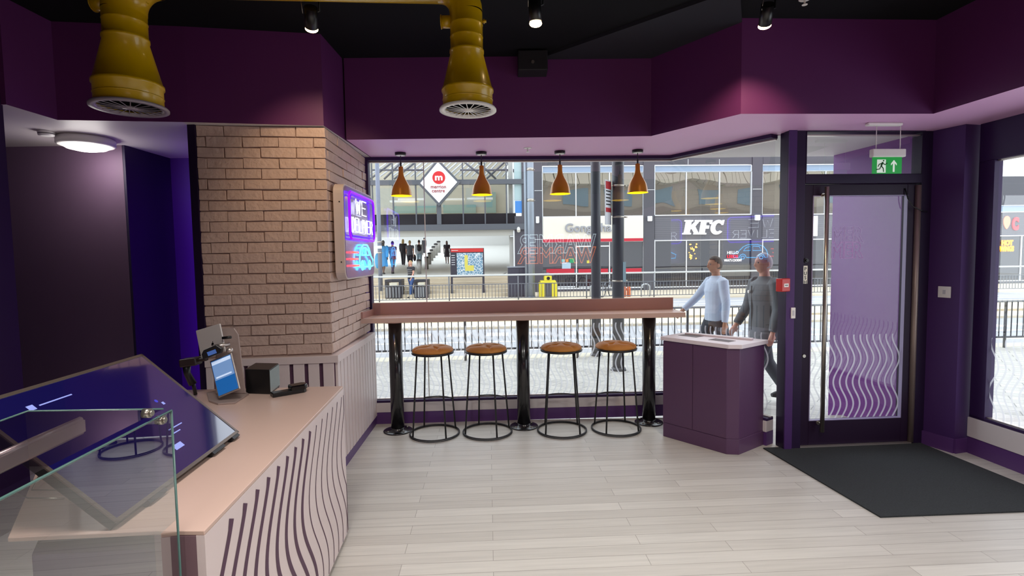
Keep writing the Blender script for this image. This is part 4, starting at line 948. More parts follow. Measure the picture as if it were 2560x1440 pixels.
# --- facade frame
FN = math.radians(2.6); FE = Vector((math.cos(FN), math.sin(FN), 0)); FNN = Vector((FE.y, -FE.x, 0)); FO = Vector((0, 25, 0))
def G(x, y, d=0.):
    q = V(FO+FNN*d, FO+FNN*d+FE, x, y); return (q-FO).dot(FE), q.z
class FT:
    """a thing standing on the far street front; local x along the front, y up, z towards the viewer"""
    def __init__(s, name, label, cat, x, y, d=0., group=None):
        u, z = G(x, y, d); s.u, s.z, s.d = u, z, d; s.root = thing(name, label, cat, tuple(FO+FE*u+FNN*d+Vector((0, 0, z))), FN, group)
        s.R = Matrix(((1, 0, 0), (0, 0, -1), (0, 1, 0))).to_4x4()
    def mb(s): return MB(s.R)
    def g(s, x, y, d=0.):
        u, z = G(x, y, s.d+d); return u-s.u, z-s.z
    def rect(s, mb, xa, ya, xb, yb, d0, d1, dd=None):
        xm, ym = (xa+xb)/2, (ya+yb)/2; dd = d1 if dd is None else dd
        u0, u1 = s.g(xa, ym, dd)[0], s.g(xb, ym, dd)[0]; z1, z0 = s.g(xm, ya, dd)[1], s.g(xm, yb, dd)[1]
        sbx(mb, u0, u1, z0, z1, d0, d1); return (u0, u1, z0, z1)
    def part(s, name, rects, m, parent=None, bevel=0):
        mb = s.mb()
        for r in rects: s.rect(mb, *r)
        return mb.build(name, m, parent or s.root, bevel)
M_CLAD = mat('charcoal_cladding', S(84, 84, 92), .35, noise=.05, nscale=.6)
M_LOUV = brick_mat('grey_louvre', S(112, 112, 120), S(108, 108, 116), S(84, 84, 92), 6, .09, .01, .5, 0, 0, .5, False, 0, True)
M_WFR = mat('white_window_frame', S(240, 244, 250), .4)
def shopglass(name, base, gain=1.6, wavy=.02):
    m = glass(name, (1, 1, 1, 1), 1.5, gain, wavy); nt = m.node_tree
    for n_ in nt.nodes:
        if n_.type == 'BSDF_TRANSPARENT': t = n_
        if n_.type == 'MIX_SHADER': mx = n_
    d = nt.nodes.new('ShaderNodeBsdfDiffuse'); d.inputs[0].default_value = base; nt.links.new(d.outputs[0], mx.inputs[1]); nt.nodes.remove(t)
    return m
M_UPG = shopglass('upper_window_glass', S(84, 86, 84), 9., .15)
M_LOG = shopglass('shop_window_glass', S(44, 44, 50), 2.0)
M_BLUEG = mat('sky_blue_panel', S(150, 170, 194), .3)
def win(ft, xa, ya, xb, yb, mull, m, w=2.2, base=None, d=.02):
    """window frame as part, its pane as sub-part"""
    R = [(xa-w/2, ya, xa+w/2, yb, 0, d+.06), (xb-w/2, ya, xb+w/2, yb, 0, d+.06), (xa, ya-w/2, xb, ya+w/2, 0, d+.06), (xa, yb-w/2, xb, yb+w/2, 0, d+.06)]
    R += [(x-w/2, ya, x+w/2, yb, 0, d+.05) for x in mull]
    f = ft.part('window', R, M_WFR); ft.part('pane', [(xa, ya, xb, yb, 0, d)], m, f); return f

# --- tea shop unit
ft = FT('tea_shop_front', 'charcoal clad shop front with cream sign board and red strip across the road', 'shop front', 1345, 738)
ft.part('cladding', [(1322, 372, 1356, 738, -.3, .12), (1609, 372, 1636, 735, -.3, .12), (1356, 372, 1609, 413, -.3, .08), (1356, 722, 1609, 737, -.3, .06)], M_CLAD)
ft.part('panel_joint', [(1336, 476, 1356, 477, .12, .125), (1609, 474, 1636, 475, .12, .125), (1336, 598, 1356, 599, .12, .125)], M_WFR)
ft.part('header_panel', [(1356, 415, 1609, 431, -.1, .03)], M_BLUEG)
win(ft, 1356, 415, 1609, 431, (), M_BLUEG, 2)
win(ft, 1356, 431, 1609, 541, (1440, 1524), M_UPG)
win(ft, 1356, 604, 1609, 720, (1441, 1524), M_LOG)
ft.part('door_head', [(1442, 614, 1524, 617, 0, .09)], M_WFR)
ft.part('red_counter', [(1366, 672, 1436, 683, .03, .06), (1446, 672, 1520, 682, .03, .06), (1528, 671, 1604, 681, .03, .06)], mat('shop_red', S(196, 40, 60), .4))
ft.part('light_strip', [(1362, 716, 1438, 719, .03, .06), (1447, 716, 1480, 718, .03, .06)], mat('strip_white', S(235, 240, 248), .4))
ft.part('sticker', [(1405, 656, 1427, 672, .03, .04)], mat('poster_pale_blue', S(176, 206, 226), .5))
for (xa, ya, xb, yb), m_ in (((1404, 648, 1412, 655), mat('sticker_teal', S(110, 190, 196), .5)), ((1414, 648, 1421, 655), mat('sticker_orange', S(224, 140, 80), .5)), ((1424, 646, 1436, 657), mat('sticker_green', S(40, 160, 110), .5)), ((1467, 651, 1473, 658), mat('sticker_yellow', S(214, 210, 90), .5))):
    ft.part('sticker', [(xa, ya, xb, yb, .03, .045)], m_)
sg = ft.part('sign_board', [(1358, 541, 1608, 597, .05, .22)], mat('cream_sign', S(236, 232, 220), .5))
ft.part('red_strip', [(1358, 597, 1608, 604, .05, .24)], mat('shop_red', S(196, 40, 60), .4), sg)
a = ft.g(1413, 580, .23); b = ft.g(1413, 560, .23)
def ftext(ft, name, s, m, parent, x, y, ht, d, wpx=None, **k):
    a = ft.g(x, y, d); h_ = (ft.g(x, y-ht, d)[1]-a[1]); o = text(name, s, m, parent, ft.R @ Matrix.Translation((a[0], a[1], d)), h_/.70, **k)
    if wpx:
        xs = [v.co.x for v in o.data.vertices]; W_ = ft.g(x+wpx, y, d)[0]-a[0]; kx = W_/(max(xs)-min(xs)); x0 = min(xs)
        for v in o.data.vertices: v.co.x = a[0]+(v.co.x-x0)*kx
    return o
ftext(ft, 'sign_lettering', 'Gong cha', mat('silver_letters', S(160, 162, 170), .4), sg, 1413, 580, 21, .26, 116, ext=.03, bold=.012)
# --- chicken shop unit
ft = FT('chicken_shop_front', 'dark louvred shop front with bold white lettering and tall white framed windows', 'shop front', 1760, 732)
ft.part('cladding', [(1880, 372, 1905, 731, -.3, .12), (1636, 372, 1880, 411, -.3, .08), (1636, 716, 1880, 734, -.3, .06)], M_CLAD)
ft.part('panel_joint', [(1882, 472, 1904, 473, .12, .125), (1720, 398, 1721, 411, .08, .085), (1798, 398, 1799, 411, .08, .085)], M_WFR)
win(ft, 1637, 413, 1879, 429, (), M_BLUEG, 2)
win(ft, 1637, 429, 1879, 537, (1716, 1799), M_UPG)
win(ft, 1637, 600, 1879, 716, (1716, 1798), M_LOG)
sg = ft.part('louvre_band', [(1637, 538, 1879, 600, -.1, .04)], M_LOUV)
def slab(ft, parent, m):
    X0, Y0, X1, Y1 = 1706, 586, 1812, 550; L = []
    def pt(fx, fy): return ft.g(X0+(X1-X0)*fx, Y0+(Y1-Y0)*fy, .12)
    sh = lambda x, y: pt(x+.06*y, y)
    K = [(0, 0), (.20, 0), (.20, .10), (.165, .12), (.165, .33), (.20, .40), (.27, .12), (.26, .0), (.39, 0), (.37, .12), (.27, .55), (.34, .86), (.37, 1), (.24, 1), (.25, .88), (.165, .60), (.165, .88), (.20, .90), (.20, 1), (0, 1), (0, .90), (.035, .88), (.035, .12), (0, .10)]
    Fp = [(.36, 0), (.56, 0), (.56, .10), (.52, .12), (.52, .40), (.60, .40), (.60, .62), (.52, .62), (.52, .84), (.60, .84), (.61, .72), (.655, .72), (.655, 1), (.36, 1), (.36, .90), (.395, .88), (.395, .12), (.36, .10)]
    import math as m_
    Cp = [(.80+.155*m_.cos(a), .5+.51*m_.sin(a)) for a in [.62+k*(2*PI-1.24)/22 for k in range(23)]]+[(.82+.075*m_.cos(a), .5+.30*m_.sin(a)) for a in [2*PI-.9-k*(2*PI-1.8)/18 for k in range(19)]]
    Cs = [(.885, .66), (.925, .66), (.935, 1), (.895, 1)]
    mb = ft.mb()
    for P in (K, Fp, Cp, Cs):
        q = [sh(*p) for p in P]; mb.hexa([(x, y, .05) for x, y in q], [(x, y, .13) for x, y in q])
    o = mb.build('sign_lettering', m, parent)
    return o
slab(ft, sg, mat('white_sign_letters', S(252, 252, 255), .5, emit=(1, 1, 1, 1), estr=.5))
M_R = mat('neon_red_text', S(230, 30, 50), .5, emit=S(240, 20, 50), estr=1.2); M_Wt = mat('neon_white_text', S(240, 240, 250), .5, emit=(1, 1, 1, 1), estr=1.0)
ftext(ft, 'window_lettering', 'HELLO', M_Wt, ft.root, 1818, 635, 7, .06, 28, ext=.01)
ftext(ft, 'window_lettering', 'LEEDS', M_R, ft.root, 1818, 645, 7.5, .06, 27, ext=.01, bold=.003)
ftext(ft, 'window_lettering', "WHAT'S COOKIN'?", M_Wt, ft.root, 1810, 654, 6, .06, 44, ext=.01)
mb = ft.mb()
for k in range(26):
    a = ft.g(random.uniform(1722, 1742), random.uniform(610, 648), .05); mb.tube([(a[0], a[1], .03), (a[0], a[1], .05)], random.uniform(.02, .045), 6)
mb.build('fairy_lights', mat('fairy_light', S(250, 190, 110), .5, emit=S(255, 180, 90), estr=1.5), ft.root)['kind'] = 'stuff'
ft.part('interior_counter', [(1640, 668, 1876, 670, .02, .04), (1800, 662, 1875, 690, .02, .03)], mat('dim_counter', S(110, 110, 108), .5))
# --- next unit behind the door
ft = FT('corner_shop_front', 'charcoal shop front with blank white sign panel seen through the door glass', 'shop front', 1990, 731)
ft.part('cladding', [(1908, 372, 2200, 410, -.3, .08), (1905, 714, 2200, 731, -.3, .06), (2196, 372, 2260, 731, -.3, .12)], M_CLAD)
win(ft, 1906, 411, 2196, 427, (), M_BLUEG, 2)
win(ft, 1906, 427, 2196, 535, (1985, 2064, 2130), M_UPG)
win(ft, 1906, 598, 2196, 713, (1985, 2064, 2130), M_LOG)
sg = ft.part('louvre_band', [(1906, 536, 2196, 598, -.1, .04)], M_LOUV)
ft.part('blank_sign', [(2014, 540, 2044, 590, .04, .14)], M_Wt, sg)
# --- far right unit seen through the side window
ft = FT('grill_shop_front', 'dark shop front with flame emblem and red letter seen through the side window', 'shop front', 2560, 720)
ft.part('cladding', [(2262, 372, 2480, 724, -.4, .0), (2480, 440, 2760, 512, -.3, .08), (2480, 700, 2760, 722, -.3, .06)], M_CLAD)
win(ft, 2480, 512, 2760, 529, (), M_BLUEG, 2)
win(ft, 2480, 588, 2760, 700, (2553, 2650), M_LOG)
sg = ft.part('louvre_band', [(2480, 530, 2760, 587, -.1, .05)], M_LOUV)
ftext(ft, 'sign_letter', 'C', mat('red_letter', S(226, 70, 80), .5, emit=S(230, 60, 70), estr=.8), sg, 2530, 573, 28, .08, 16, ext=.02, bold=.05)
mb = ft.mb(); c = ft.g(2518, 560, .1)
for r_, m_ in ((.3, None),):
    P = [(c[0]+.16*math.sin(t)*(1-.5*math.cos(t)), c[1]-.25*math.cos(t)*(1 if math.cos(t) > 0 else 1.6)) for t in [k*2*PI/20 for k in range(20)]]
    mb.hexa([(x, y, .06) for x, y in P], [(x, y, .09) for x, y in P])
mb.build('flame_emblem', mat('flame_pink', S(236, 150, 120), .5, emit=S(236, 140, 110), estr=.7), sg)
MY = mat('neon_amber_text', S(255, 170, 40), .5, emit=S(255, 150, 20), estr=1.6)
ftext(ft, 'window_lettering', 'HOT', MY, ft.root, 2504, 613, 12, .09, 28, ext=.02, bold=.02)
ftext(ft, 'window_lettering', 'WINGS', MY, ft.root, 2498, 628, 12, .09, 36, ext=.02, bold=.02)
# wall lights on the piers
for i, (xa, ya, xb, yb, lb) in enumerate(((1340, 541, 1348, 557, 'white box wall light on the dark pier left of the cream sign'), (1620, 540, 1631, 552, 'white box wall light on the pier between the cream sign and the white letters'), (1889, 537, 1901, 550, 'white box wall light on the pier right of the bold white letters'))):
    ft = FT('wall_light', lb, 'wall light', (xa+xb)/2, yb, .12, 'box wall lights on the shop piers')
    ft.part('lamp_box', [(xa, ya, xb, yb, 0, .12)], M_WFR, None, .01); ft.part('lens', [(xa+1, yb-1.5, xb-1, yb+.5, .02, .1)], M_Wt)
# --- shopping centre entrance
M_STL = mat('slate_steel', S(96, 100, 108), .5, .2)
ft = FT('shopping_centre_entrance', 'slate steel and glass centre entrance with dark balcony band and truss roof', 'building', 1100, 690)
ft.part('cross_beam', [(905, 449, 1318, 461, -.1, .15)], M_STL); ft.part('cross_beam', [(905, 561, 1318, 576, -.1, .2)], M_STL)
ft.part('entrance_soffit', [(905, 576, 1290, 591, -.1, .05)], mat('pale_grey_soffit', S(190, 190, 184), .5))
ft.part('balcony_band', [(905, 535, 1290, 561, -.02, .04)], mat('black_balcony_glass', S(34, 34, 40), .15))
for x in (930, 982, 1039, 1157, 1212, 1266): ft.part('mullion', [(x-1.6, 395, x+1.6, 561, 0, .1)], M_STL)
ft.part('post', [(1092, 510, 1103, 561, 0, .14)], M_STL)
ft.part('corner_cladding', [(1288, 540, 1322, 738, -.3, .1), (1304, 372, 1322, 540, -.3, .1)], M_CLAD)
ft.part('white_trim', [(1284, 576, 1287, 690, -.1, .12), (1275, 590, 1284, 592, -.1, .12)], M_WFR)
ft.part('pale_panel', [(1286, 400, 1304, 500, -.2, .02)], mat('pale_aqua_panel', S(176, 200, 204), .3)); ft.part('blue_panel', [(1288, 502, 1305, 532, -.1, .06)], mat('blue_sign_panel', S(70, 130, 200), .4, emit=S(70, 130, 210), estr=.2))
ft.part('pane', [(930, 461, 1286, 535, 0, .01)], M_GLASS)
for k, (xa, ya, xb, yb) in enumerate(((925, 448, 985, 402), (985, 448, 1045, 400), (1045, 402, 985, 402), (1157, 402, 1215, 448), (1215, 448, 1265, 402), (1265, 402, 1300, 448), (930, 425, 1060, 425), (1150, 425, 1300, 425), (1010, 400, 960, 448), (1190, 400, 1240, 448))):
    a = ft.g(xa, ya, -1.5); b = ft.g(xb, yb, -1.5); mb = ft.mb(); mb.tube([(a[0], a[1], -1.5), (b[0], b[1], -1.5)], .05, 6); mb.build('truss_bar', M_STL, ft.root)
mb = ft.mb()
for k in range(26):
    x = 925+k*15; a = ft.g(x, 445, -3.5); b = ft.g(x+46, 392, -3.5); mb.tube([(a[0], a[1], -3.0), (b[0], b[1]+.2, -5.0)], .045, 5)
mb.build('roof_purlins', mat('pale_purlin', S(190, 194, 198), .5), ft.root)
a = ft.g(905, 461, 0); b = ft.g(1318, 576, 0); L_, R_ = a[0]-3, b[0]-.75; zf = ft.g(1100, 576)[1]; zt_ = ft.g(1100, 380)[1]
mb = ft.mb(); sbx(mb, L_, R_, zf, zf+.3, -7, -.1); mb.build('upper_floor', M_CREAM, ft.root)
mb = ft.mb(); sbx(mb, L_, R_, zf+.3, zt_+2, -7.2, -7); mb.build('upper_back_wall', mat('beige_wall', S(176, 172, 156), .7, noise=.06, nscale=1), ft.root)
ft.part('upper_window', [(985, 515, 1090, 533, -6.9, -6.8), (1108, 512, 1190, 533, -6.9, -6.8), (1215, 480, 1240, 532, -6.9, -6.7)], mat('teal_glazing', S(120, 150, 142), .3))
mb = ft.mb(); 
for x, y in ((1010, 505), (1030, 500), (1130, 500), (1200, 498)):
    a = ft.g(x, y, -4); sbx(mb, a[0]-.7, a[0]+.7, a[1]-.05, a[1]+.05, -4, -3.6)
mb.build('ceiling_bar', mat('white_bar', S(230, 230, 226), .4), ft.root)
# ramp and hall behind the opening
def ramp(x, y):
    h_ = hor(x); D = 2.35/(.06+(y-h_)/FPX)
    d = ray(x, y); return O+d*(D/d.dot(FW)), D
zr = lambda D: .7+.06*(D-25)
mb = MB(); mb.hexa([(-14, 24.9-14*TA, zr(25)-.3), (1.0, 25.0, zr(25)-.3), (1.5, 60, zr(60)-.3), (-22, 59, zr(60)-.3)], [(-14, 24.9-14*TA, zr(25)), (1.0, 25.0, zr(25)), (1.5, 60, zr(60)), (-22, 59, zr(60))])
struct('entrance_ramp', mb, mat('pale_ramp', S(196, 196, 190), .6, noise=.04, nscale=.5))
mb = MB()
for k in range(6):
    D = 22.6+.4*k; z = GZ+.15*(k+1); mb.hexa([(-16, D-16*TA, GZ-.1), (.4, D, GZ-.1), (.4, 25, GZ-.1), (-16, 25-16*TA, GZ-.1)], [(-16, D-16*TA, z), (.4, D, z), (.4, 25, z), (-16, 25-16*TA, z)])
struct('entrance_steps', mb, mat('step_stone', S(206, 194, 172), .8, noise=.08, nscale=3))
mb = MB(); mb.box(-26, 4, 60, 60.3, 0, 12); struct('hall_back_wall', mb, mat('hall_wall', S(190, 190, 186), .6))
mb = MB(); mb.hexa([(-.1, 25.2, 0), (.1, 25.2, 0), (1.3, 60, 0), (1.1, 60, 0)], [(-.1, 25.2, 9), (.1, 25.2, 9), (1.3, 60, 9), (1.1, 60, 9)]); struct('hall_side_wall', mb, mat('hall_wall', S(190, 190, 186), .6))
mb = MB()
for xa, xb in ((985, 1026), (1055, 1095), (1108, 1135), (1225, 1262)):
    a, b = ramp(xa, 686)[0], ramp(xb, 686)[0]; c, d = ramp(xb+9, 679)[0], ramp(xa+14, 679)[0]
    mb.hexa([a, b, c, d], [p_+Vector((0, 0, .012)) for p_ in (a, b, c, d)])
o = mb.build('entrance_mat_strips', mat('dark_mat', S(84, 84, 86), .9)); o['kind'] = 'structure'
for k, (xa, xb, col_) in enumerate(((1225, 1262, S(60, 60, 66)), (935, 962, S(90, 80, 84)), (1150, 1210, S(120, 120, 120)))):
    pass
# diamond sign
ft = FT('diamond_sign', 'white diamond sign with red round emblem above the centre entrance', 'sign', 1097, 515, .2)
c = [ft.g(1095, 398), ft.g(1044, 459), ft.g(1098, 516), ft.g(1151, 456)]
cen = ((c[1][0]+c[3][0])/2, (c[0][1]+c[2][1])/2)
mb = ft.mb(); mb.hexa([(x, y, -.1) for x, y in c], [(x, y, .1) for x, y in c]); mb.build('frame', M_STL, ft.root)
q = [(cen[0]+(x-cen[0])*.86, cen[1]+(y-cen[1])*.86) for x, y in c]
mb = ft.mb(); mb.hexa([(x, y, .1) for x, y in q], [(x, y, .13) for x, y in q]); fc = mb.build('face', mat('sign_face_white', S(240, 240, 246), .4), ft.root)
a = ft.g(1097, 444, .13); r_ = ft.g(1113, 444, .13)[0]-a[0]
mb = ft.mb(); mb.tube([(a[0], a[1], .13), (a[0], a[1], .145)], r_, 32); mb.build('round_emblem', mat('emblem_red', S(214, 44, 50), .4), fc)
ftext(ft, 'emblem_letter', 'm', mat('sign_face_white', S(240, 240, 246), .4), fc, 1087.5, 450.5, 15.5, .15, 19, ext=.01, bold=.015)
MRD = mat('maroon_red_text', S(170, 60, 60), .5)
ftext(ft, 'sign_lettering', 'merrion', MRD, fc, 1077, 471, 9, .14, 38, ext=.01); ftext(ft, 'sign_lettering', 'centre', MRD, fc, 1080, 481, 9, .14, 32, ext=.01)
ft = FT('security_camera', 'white security camera on the dark pier right of the entrance', 'camera', 1296, 573, .1)
mb = ft.mb(); mb.tube([(0, .05, .05), (.0, -.10, .22)], .08, 14); mb.build('housing', M_WHITE, ft.root); mb = ft.mb(); mb.tube([(0, .05, 0), (0, .05, .08)], .03, 8); mb.build('arm', M_WHITE, ft.root)

# --- things standing on the far pavement
def gp(x, y, zg=GZ):
    p = F(x, y, zg); return p+Vector((p.x, p.y, 0))*(.048 if 19 < p.y < 22.5 else 0)
def bollard_at(x, yt, yb, i):
    p, D = ramp(x, yb); h_ = (yb-yt)/FPX*D
    return p, h_
BR_ = [(1048, 648, 686), (1067, 641, 674), (1074, 631, 662), (1079, 623, 653), (1084, 615, 646), (1090, 608, 640), (1097, 602, 633)]
p, h_ = bollard_at(*BR_[0], 0)
b0 = thing('bollard', '', 'bollard', tuple(p), 0, 'steel bollards up the entrance ramp')
mb = MB(); mb.lathe([(.11, 0), (.11, h_*.9)], seg=16); mb.build('post', mat('bollard_steel', S(150, 148, 142), .4, .4), b0)
mb = MB(); mb.lathe([(.115, h_*.88), (.12, h_*.96), (.06, h_)], seg=16); mb.build('cap', M_BLKPL, b0)
ordn = ['nearest', 'second nearest', 'third', 'fourth', 'fifth', 'sixth', 'farthest']
for i, (x, a, b) in enumerate(BR_):
    lb = 'steel bollard on the entrance ramp, %s of the row counting from the street' % ordn[i]
    if i == 0: b0['label'] = lb
    else:
        p, hh = bollard_at(x, a, b, i); dup(b0, p, None, lb, hh/h_)
# map totem
a = gp(1128, 747); b = gp(1212, 745); dv_ = b-a; Lm = dv_.length
t = thing('map_totem', 'street map board with red header on two dark posts before the entrance steps', 'map board', tuple((a+b)/2), math.atan2(dv_.y, dv_.x))
zt_ = zat(a, 621)-GZ; zb_ = zat(a, 694)-GZ; MX = Matrix(((1, 0, 0, 0), (0, 0, -1, 0), (0, 1, 0, 0), (0, 0, 0, 1)))
mb = MB(MX); sbx(mb, -Lm/2, Lm/2, zb_, zt_, -.09, .05); bd = mb.build('cabinet', mat('charcoal_totem', S(54, 56, 66), .4), t, .01)
mb = MB(MX); sbx(mb, -Lm/2+.03, Lm/2-.03, zt_-.17, zt_-.01, .05, .06); mb.build('red_header', mat('header_red', S(200, 56, 52), .4), bd)
mb = MB(MX); sbx(mb, -Lm/2+.06, -Lm/2+.34, zt_-.105, zt_-.085, .06, .063); mb.build('header_writing', M_WHITE, bd)
mm = bpy.data.materials.new('city_map'); mm.use_nodes = True; nt = mm.node_tree; tc = nt.nodes.new('ShaderNodeTexCoord'); vo = nt.nodes.new('ShaderNodeTexVoronoi'); vo.feature = 'DISTANCE_TO_EDGE'; vo.inputs['Scale'].default_value = 9
cr_ = nt.nodes.new('ShaderNodeValToRGB'); cr_.color_ramp.elements[0].position = .03; cr_.color_ramp.elements[0].color = S(230, 236, 240); cr_.color_ramp.elements[1].position = .09; cr_.color_ramp.elements[1].color = S(110, 150, 176)
nt.links.new(tc.outputs['Object'], vo.inputs[0]); nt.links.new(vo.outputs[0], cr_.inputs[0]); nt.links.new(cr_.outputs[0], nt.nodes['Principled BSDF'].inputs[0])
mb = MB(MX); sbx(mb, -Lm/2+.28, Lm/2-.06, zb_+.10, zt_-.21, .05, .056); mb.build('map_sheet', mm, bd)
mb = MB(MX); sbx(mb, -.12, .02, zb_+.45, zt_-.30, .056, .058); sbx(mb, -.10, .28, zb_+.28, zb_+.52, .056, .0585); mb.build('map_highlight', mat('map_yellow', S(216, 206, 96), .5), bd)
mb = MB(MX); [sbx(mb, -Lm/2+.05, -Lm/2+.2, zt_-.32-.1*k, zt_-.30-.1*k, .05, .054) for k in range(5)]; mb.build('map_key', M_WFR, bd)
for s_ in (-1, 1):
    mb = MB(); mb.box(s_*(Lm/2-.045)-.045, s_*(Lm/2-.045)+.045, -.04, .06, 0, zb_+.002); mb.build('leg', mat('charcoal_totem', S(54, 56, 66), .4), t)
# litter bins
def litter(x, yt, yb, wpx, lab, mbody):
    p = gp(x, yb); D = (p-O).dot(FW); w = wpx/FPX*D/2; h_ = (yb-yt)/FPX*D
    t = thing('litter_bin', lab, 'litter bin', tuple(p), 0, 'black slatted litter bins'); 
    mb = MB(); mb.prism([(-w, -w), (w, -w), (w, w), (-w, w)], 0, h_*.62); mb.build('body', mbody, t, .02)
    mb = MB()
    for k in range(5): u = lerp(-w*.75, w*.75, k/4); mb.box(u-.025, u+.025, -w-.02, -w, .05, h_*.6)
    mb.build('slats', mat('bin_slat_grey', S(140, 144, 150), .5), t)
    mb = MB(); mb.box(-w*1.02, w*1.02, -w, w, h_*.86, h_); mb.build('lid', mbody, t, .02)
    for s_ in (-1, 1): mb = MB(); mb.box(s_*w-.05*s_-.05, s_*w-.05*s_+.05, -w, w, h_*.62, h_*.86); mb.build('lid_post', mbody, t)
    mb = MB(); mb.box(-w*.45, w*.5, -w*.95, -w*.9, h_*.66, h_*.84); mb.build('notice_plate', mat('notice_cream', S(206, 204, 190), .5), t)
M_BINB = mat('black_bin', S(44, 46, 54), .45)
litter(988, 703, 750, 40, 'black slatted litter bin behind the far railing, left one of two', M_BINB)
litter(1056, 703, 749, 34, 'black slatted litter bin beside the person in blue jeans', M_BINB)
p = gp(1370, 748); D = (p-O).dot(FW); k_ = D/FPX
t = thing('grit_bin', 'yellow and grey litter bin with pointed grey lid behind the railing', 'litter bin', tuple(p))
M_YB = mat('bin_yellow', S(240, 226, 60), .45); w = 19*k_
mb = MB(); mb.box(-w*.45, w*.45, -w*.85, w*.85, 0, 42*k_); mb.build('inner_body', mat('bin_grey', S(90, 92, 100), .5), t)
mb = MB(); mb.box(-w, w, -w, w, 36*k_, 42*k_); mb.box(-w*.5, w*.45, -w*1.02, w, 42*k_, 54*k_); mb.build('yellow_hood', M_YB, t, .015)
for s_ in (-1, -.62, .62, 1): mb = MB(); mb.box(s_*w-.055, s_*w+.055, -w, w, 0, 37*k_); mb.build('side_post', M_YB, t, .01)
mb = MB(); mb.lathe([(w*.85, 54*k_), (w*.8, 56*k_), (.01, 62*k_)], seg=20); mb.build('lid', mat('bin_grey', S(90, 92, 100), .5), t)
mb = MB(); mb.tube([(0, -w*1.02, 48*k_), (0, -w*1.06, 48*k_)], .07, 14); mb.build('round_opening', M_BLKPL, t)
# cabinet
a, b = gp(1271, 748), gp(1328, 747); t = thing('utility_cabinet', 'dark grey street utility cabinet left of the grey pole', 'cabinet', tuple((a+b)/2), FN)
L_ = (b-a).length/2; h_ = zat(a, 667)-GZ
mb = MB(); mb.box(-L_, L_, 0, .6, 0, h_*.97); mb.build('body', mat('slate_cabinet', S(66, 68, 80), .4), t, .01)
mb = MB(); mb.box(-L_-.02, L_+.02, -.02, .62, h_*.97, h_); mb.build('top_cap', mat('cap_light', S(150, 156, 166), .4), t)
for s_ in (-1, 1): mb = MB(); mb.box(min(s_*.02, s_*L_*.93), max(s_*.02, s_*L_*.93), -.015, 0, .06, h_*.92); mb.build('door', mat('slate_cabinet', S(66, 68, 80), .4), t, .004)
p = gp(1319, 748); t = thing('marker_post', 'short white marker post between the cabinet and the yellow bin', 'post', tuple(p)); mb = MB(); mb.tube([(0, 0, 0), (0, 0, .40)], .03, 8); mb.build('post', M_WFR, t); mb = MB(); mb.tube([(0, 0, .34), (0, 0, .37)], .033, 8); mb.build('band', M_DMET, t)
# barrels, racks
for i, (x, lb) in enumerate(((1561, 'orange street barrel beside the dark lamp post, left of two'), (1572, 'orange street barrel, right of two beside the dark lamp post'))):
    p = gp(x, 747-i*.5); t = thing('barrel', lb, 'barrel', tuple(p), 0, 'orange barrels behind the railing'); mb = MB(); mb.lathe([(.070, 0), (.082, .05), (.074, .22), (.082, .28), (.070, .38)], seg=16); mb.build('body', mat('barrel_orange', S(226, 120, 70), .5), t)
    mb = MB(); mb.lathe([(.075, .38), (.06, .41)], seg=14); mb.build('lid', mat('barrel_orange', S(226, 120, 70), .5), t)
M_RACK = mat('pale_steel_hoop', S(200, 204, 208), .35, .5)
for i, (xa, xb, lb) in enumerate(((1477, 1500, 'silver cycle hoop left of the two dark posts'), (1603, 1624, 'silver cycle hoop right of the orange barrels'))):
    a, b = gp(xa, 747), gp(xb, 746); h_ = .52; e_ = (b-a).normalized(); Lh = (b-a).length; t = thing('cycle_hoop', lb, 'cycle rack', tuple(a), 0, 'silver cycle hoops')
    pts = [Vector((0, 0, 0)), Vector((0, 0, h_*.75))]+[e_*(Lh/2-Lh/2*math.cos(q))+Vector((0, 0, h_*.75+.13*math.sin(q))) for q in [k*PI/8 for k in range(1, 8)]]+[e_*Lh+Vector((0, 0, h_*.75)), e_*Lh]
    mb = MB(); mb.tube(pts, .028, 10); mb.build('hoop', M_RACK, t); mb = MB(); mb.tube([e_*.0, e_*Lh], .012, 6); mb.build('ground_bar', M_RACK, t)
# bicycle
p = gp(1520, 748)+Vector((.0, .28, 0)); t = thing('bicycle', 'parked dark bicycle seen end on between the two dark posts', 'bicycle', tuple(p), .9)
MBK = mat('bike_dark', S(70, 72, 80), .4, .4)
for x in (-.38, .38):
    mb = MB(); mb.tube([(x+.26*math.cos(a), 0, .27+.26*math.sin(a)) for a in [k*2*PI/24 for k in range(24)]], .018, 6, True); wl_ = mb.build('wheel', MBK, t)
    mb = MB(); [mb.tube([(x, 0, .27), (x+.25*math.cos(a), 0, .27+.25*math.sin(a))], .003, 4) for a in [k*PI/6 for k in range(12)]]; mb.build('spokes', M_RACK, wl_)
mb = MB()
for a, b in (((-.38, .27), (-.12, .62)), ((-.38, .27), (0, .25)), ((0, .25), (-.12, .62)), ((0, .25), (.27, .58)), ((-.12, .6), (.27, .60)), ((.38, .27), (.26, .70))): mb.tube([(a[0], 0, a[1]), (b[0], 0, b[1])], .016, 6)
mb.build('frame', mat('bike_silver', S(150, 156, 166), .3, .6), t)
mb = MB(); mb.tube([(.26, -.25, .74), (.26, 0, .72), (.26, .25, .74)], .014, 6); mb.build('handlebar', MBK, t); mb = MB(); mb.ball((-.14, 0, .68), (.12, .06, .03), 10); mb.build('saddle', M_BLKPL, t)
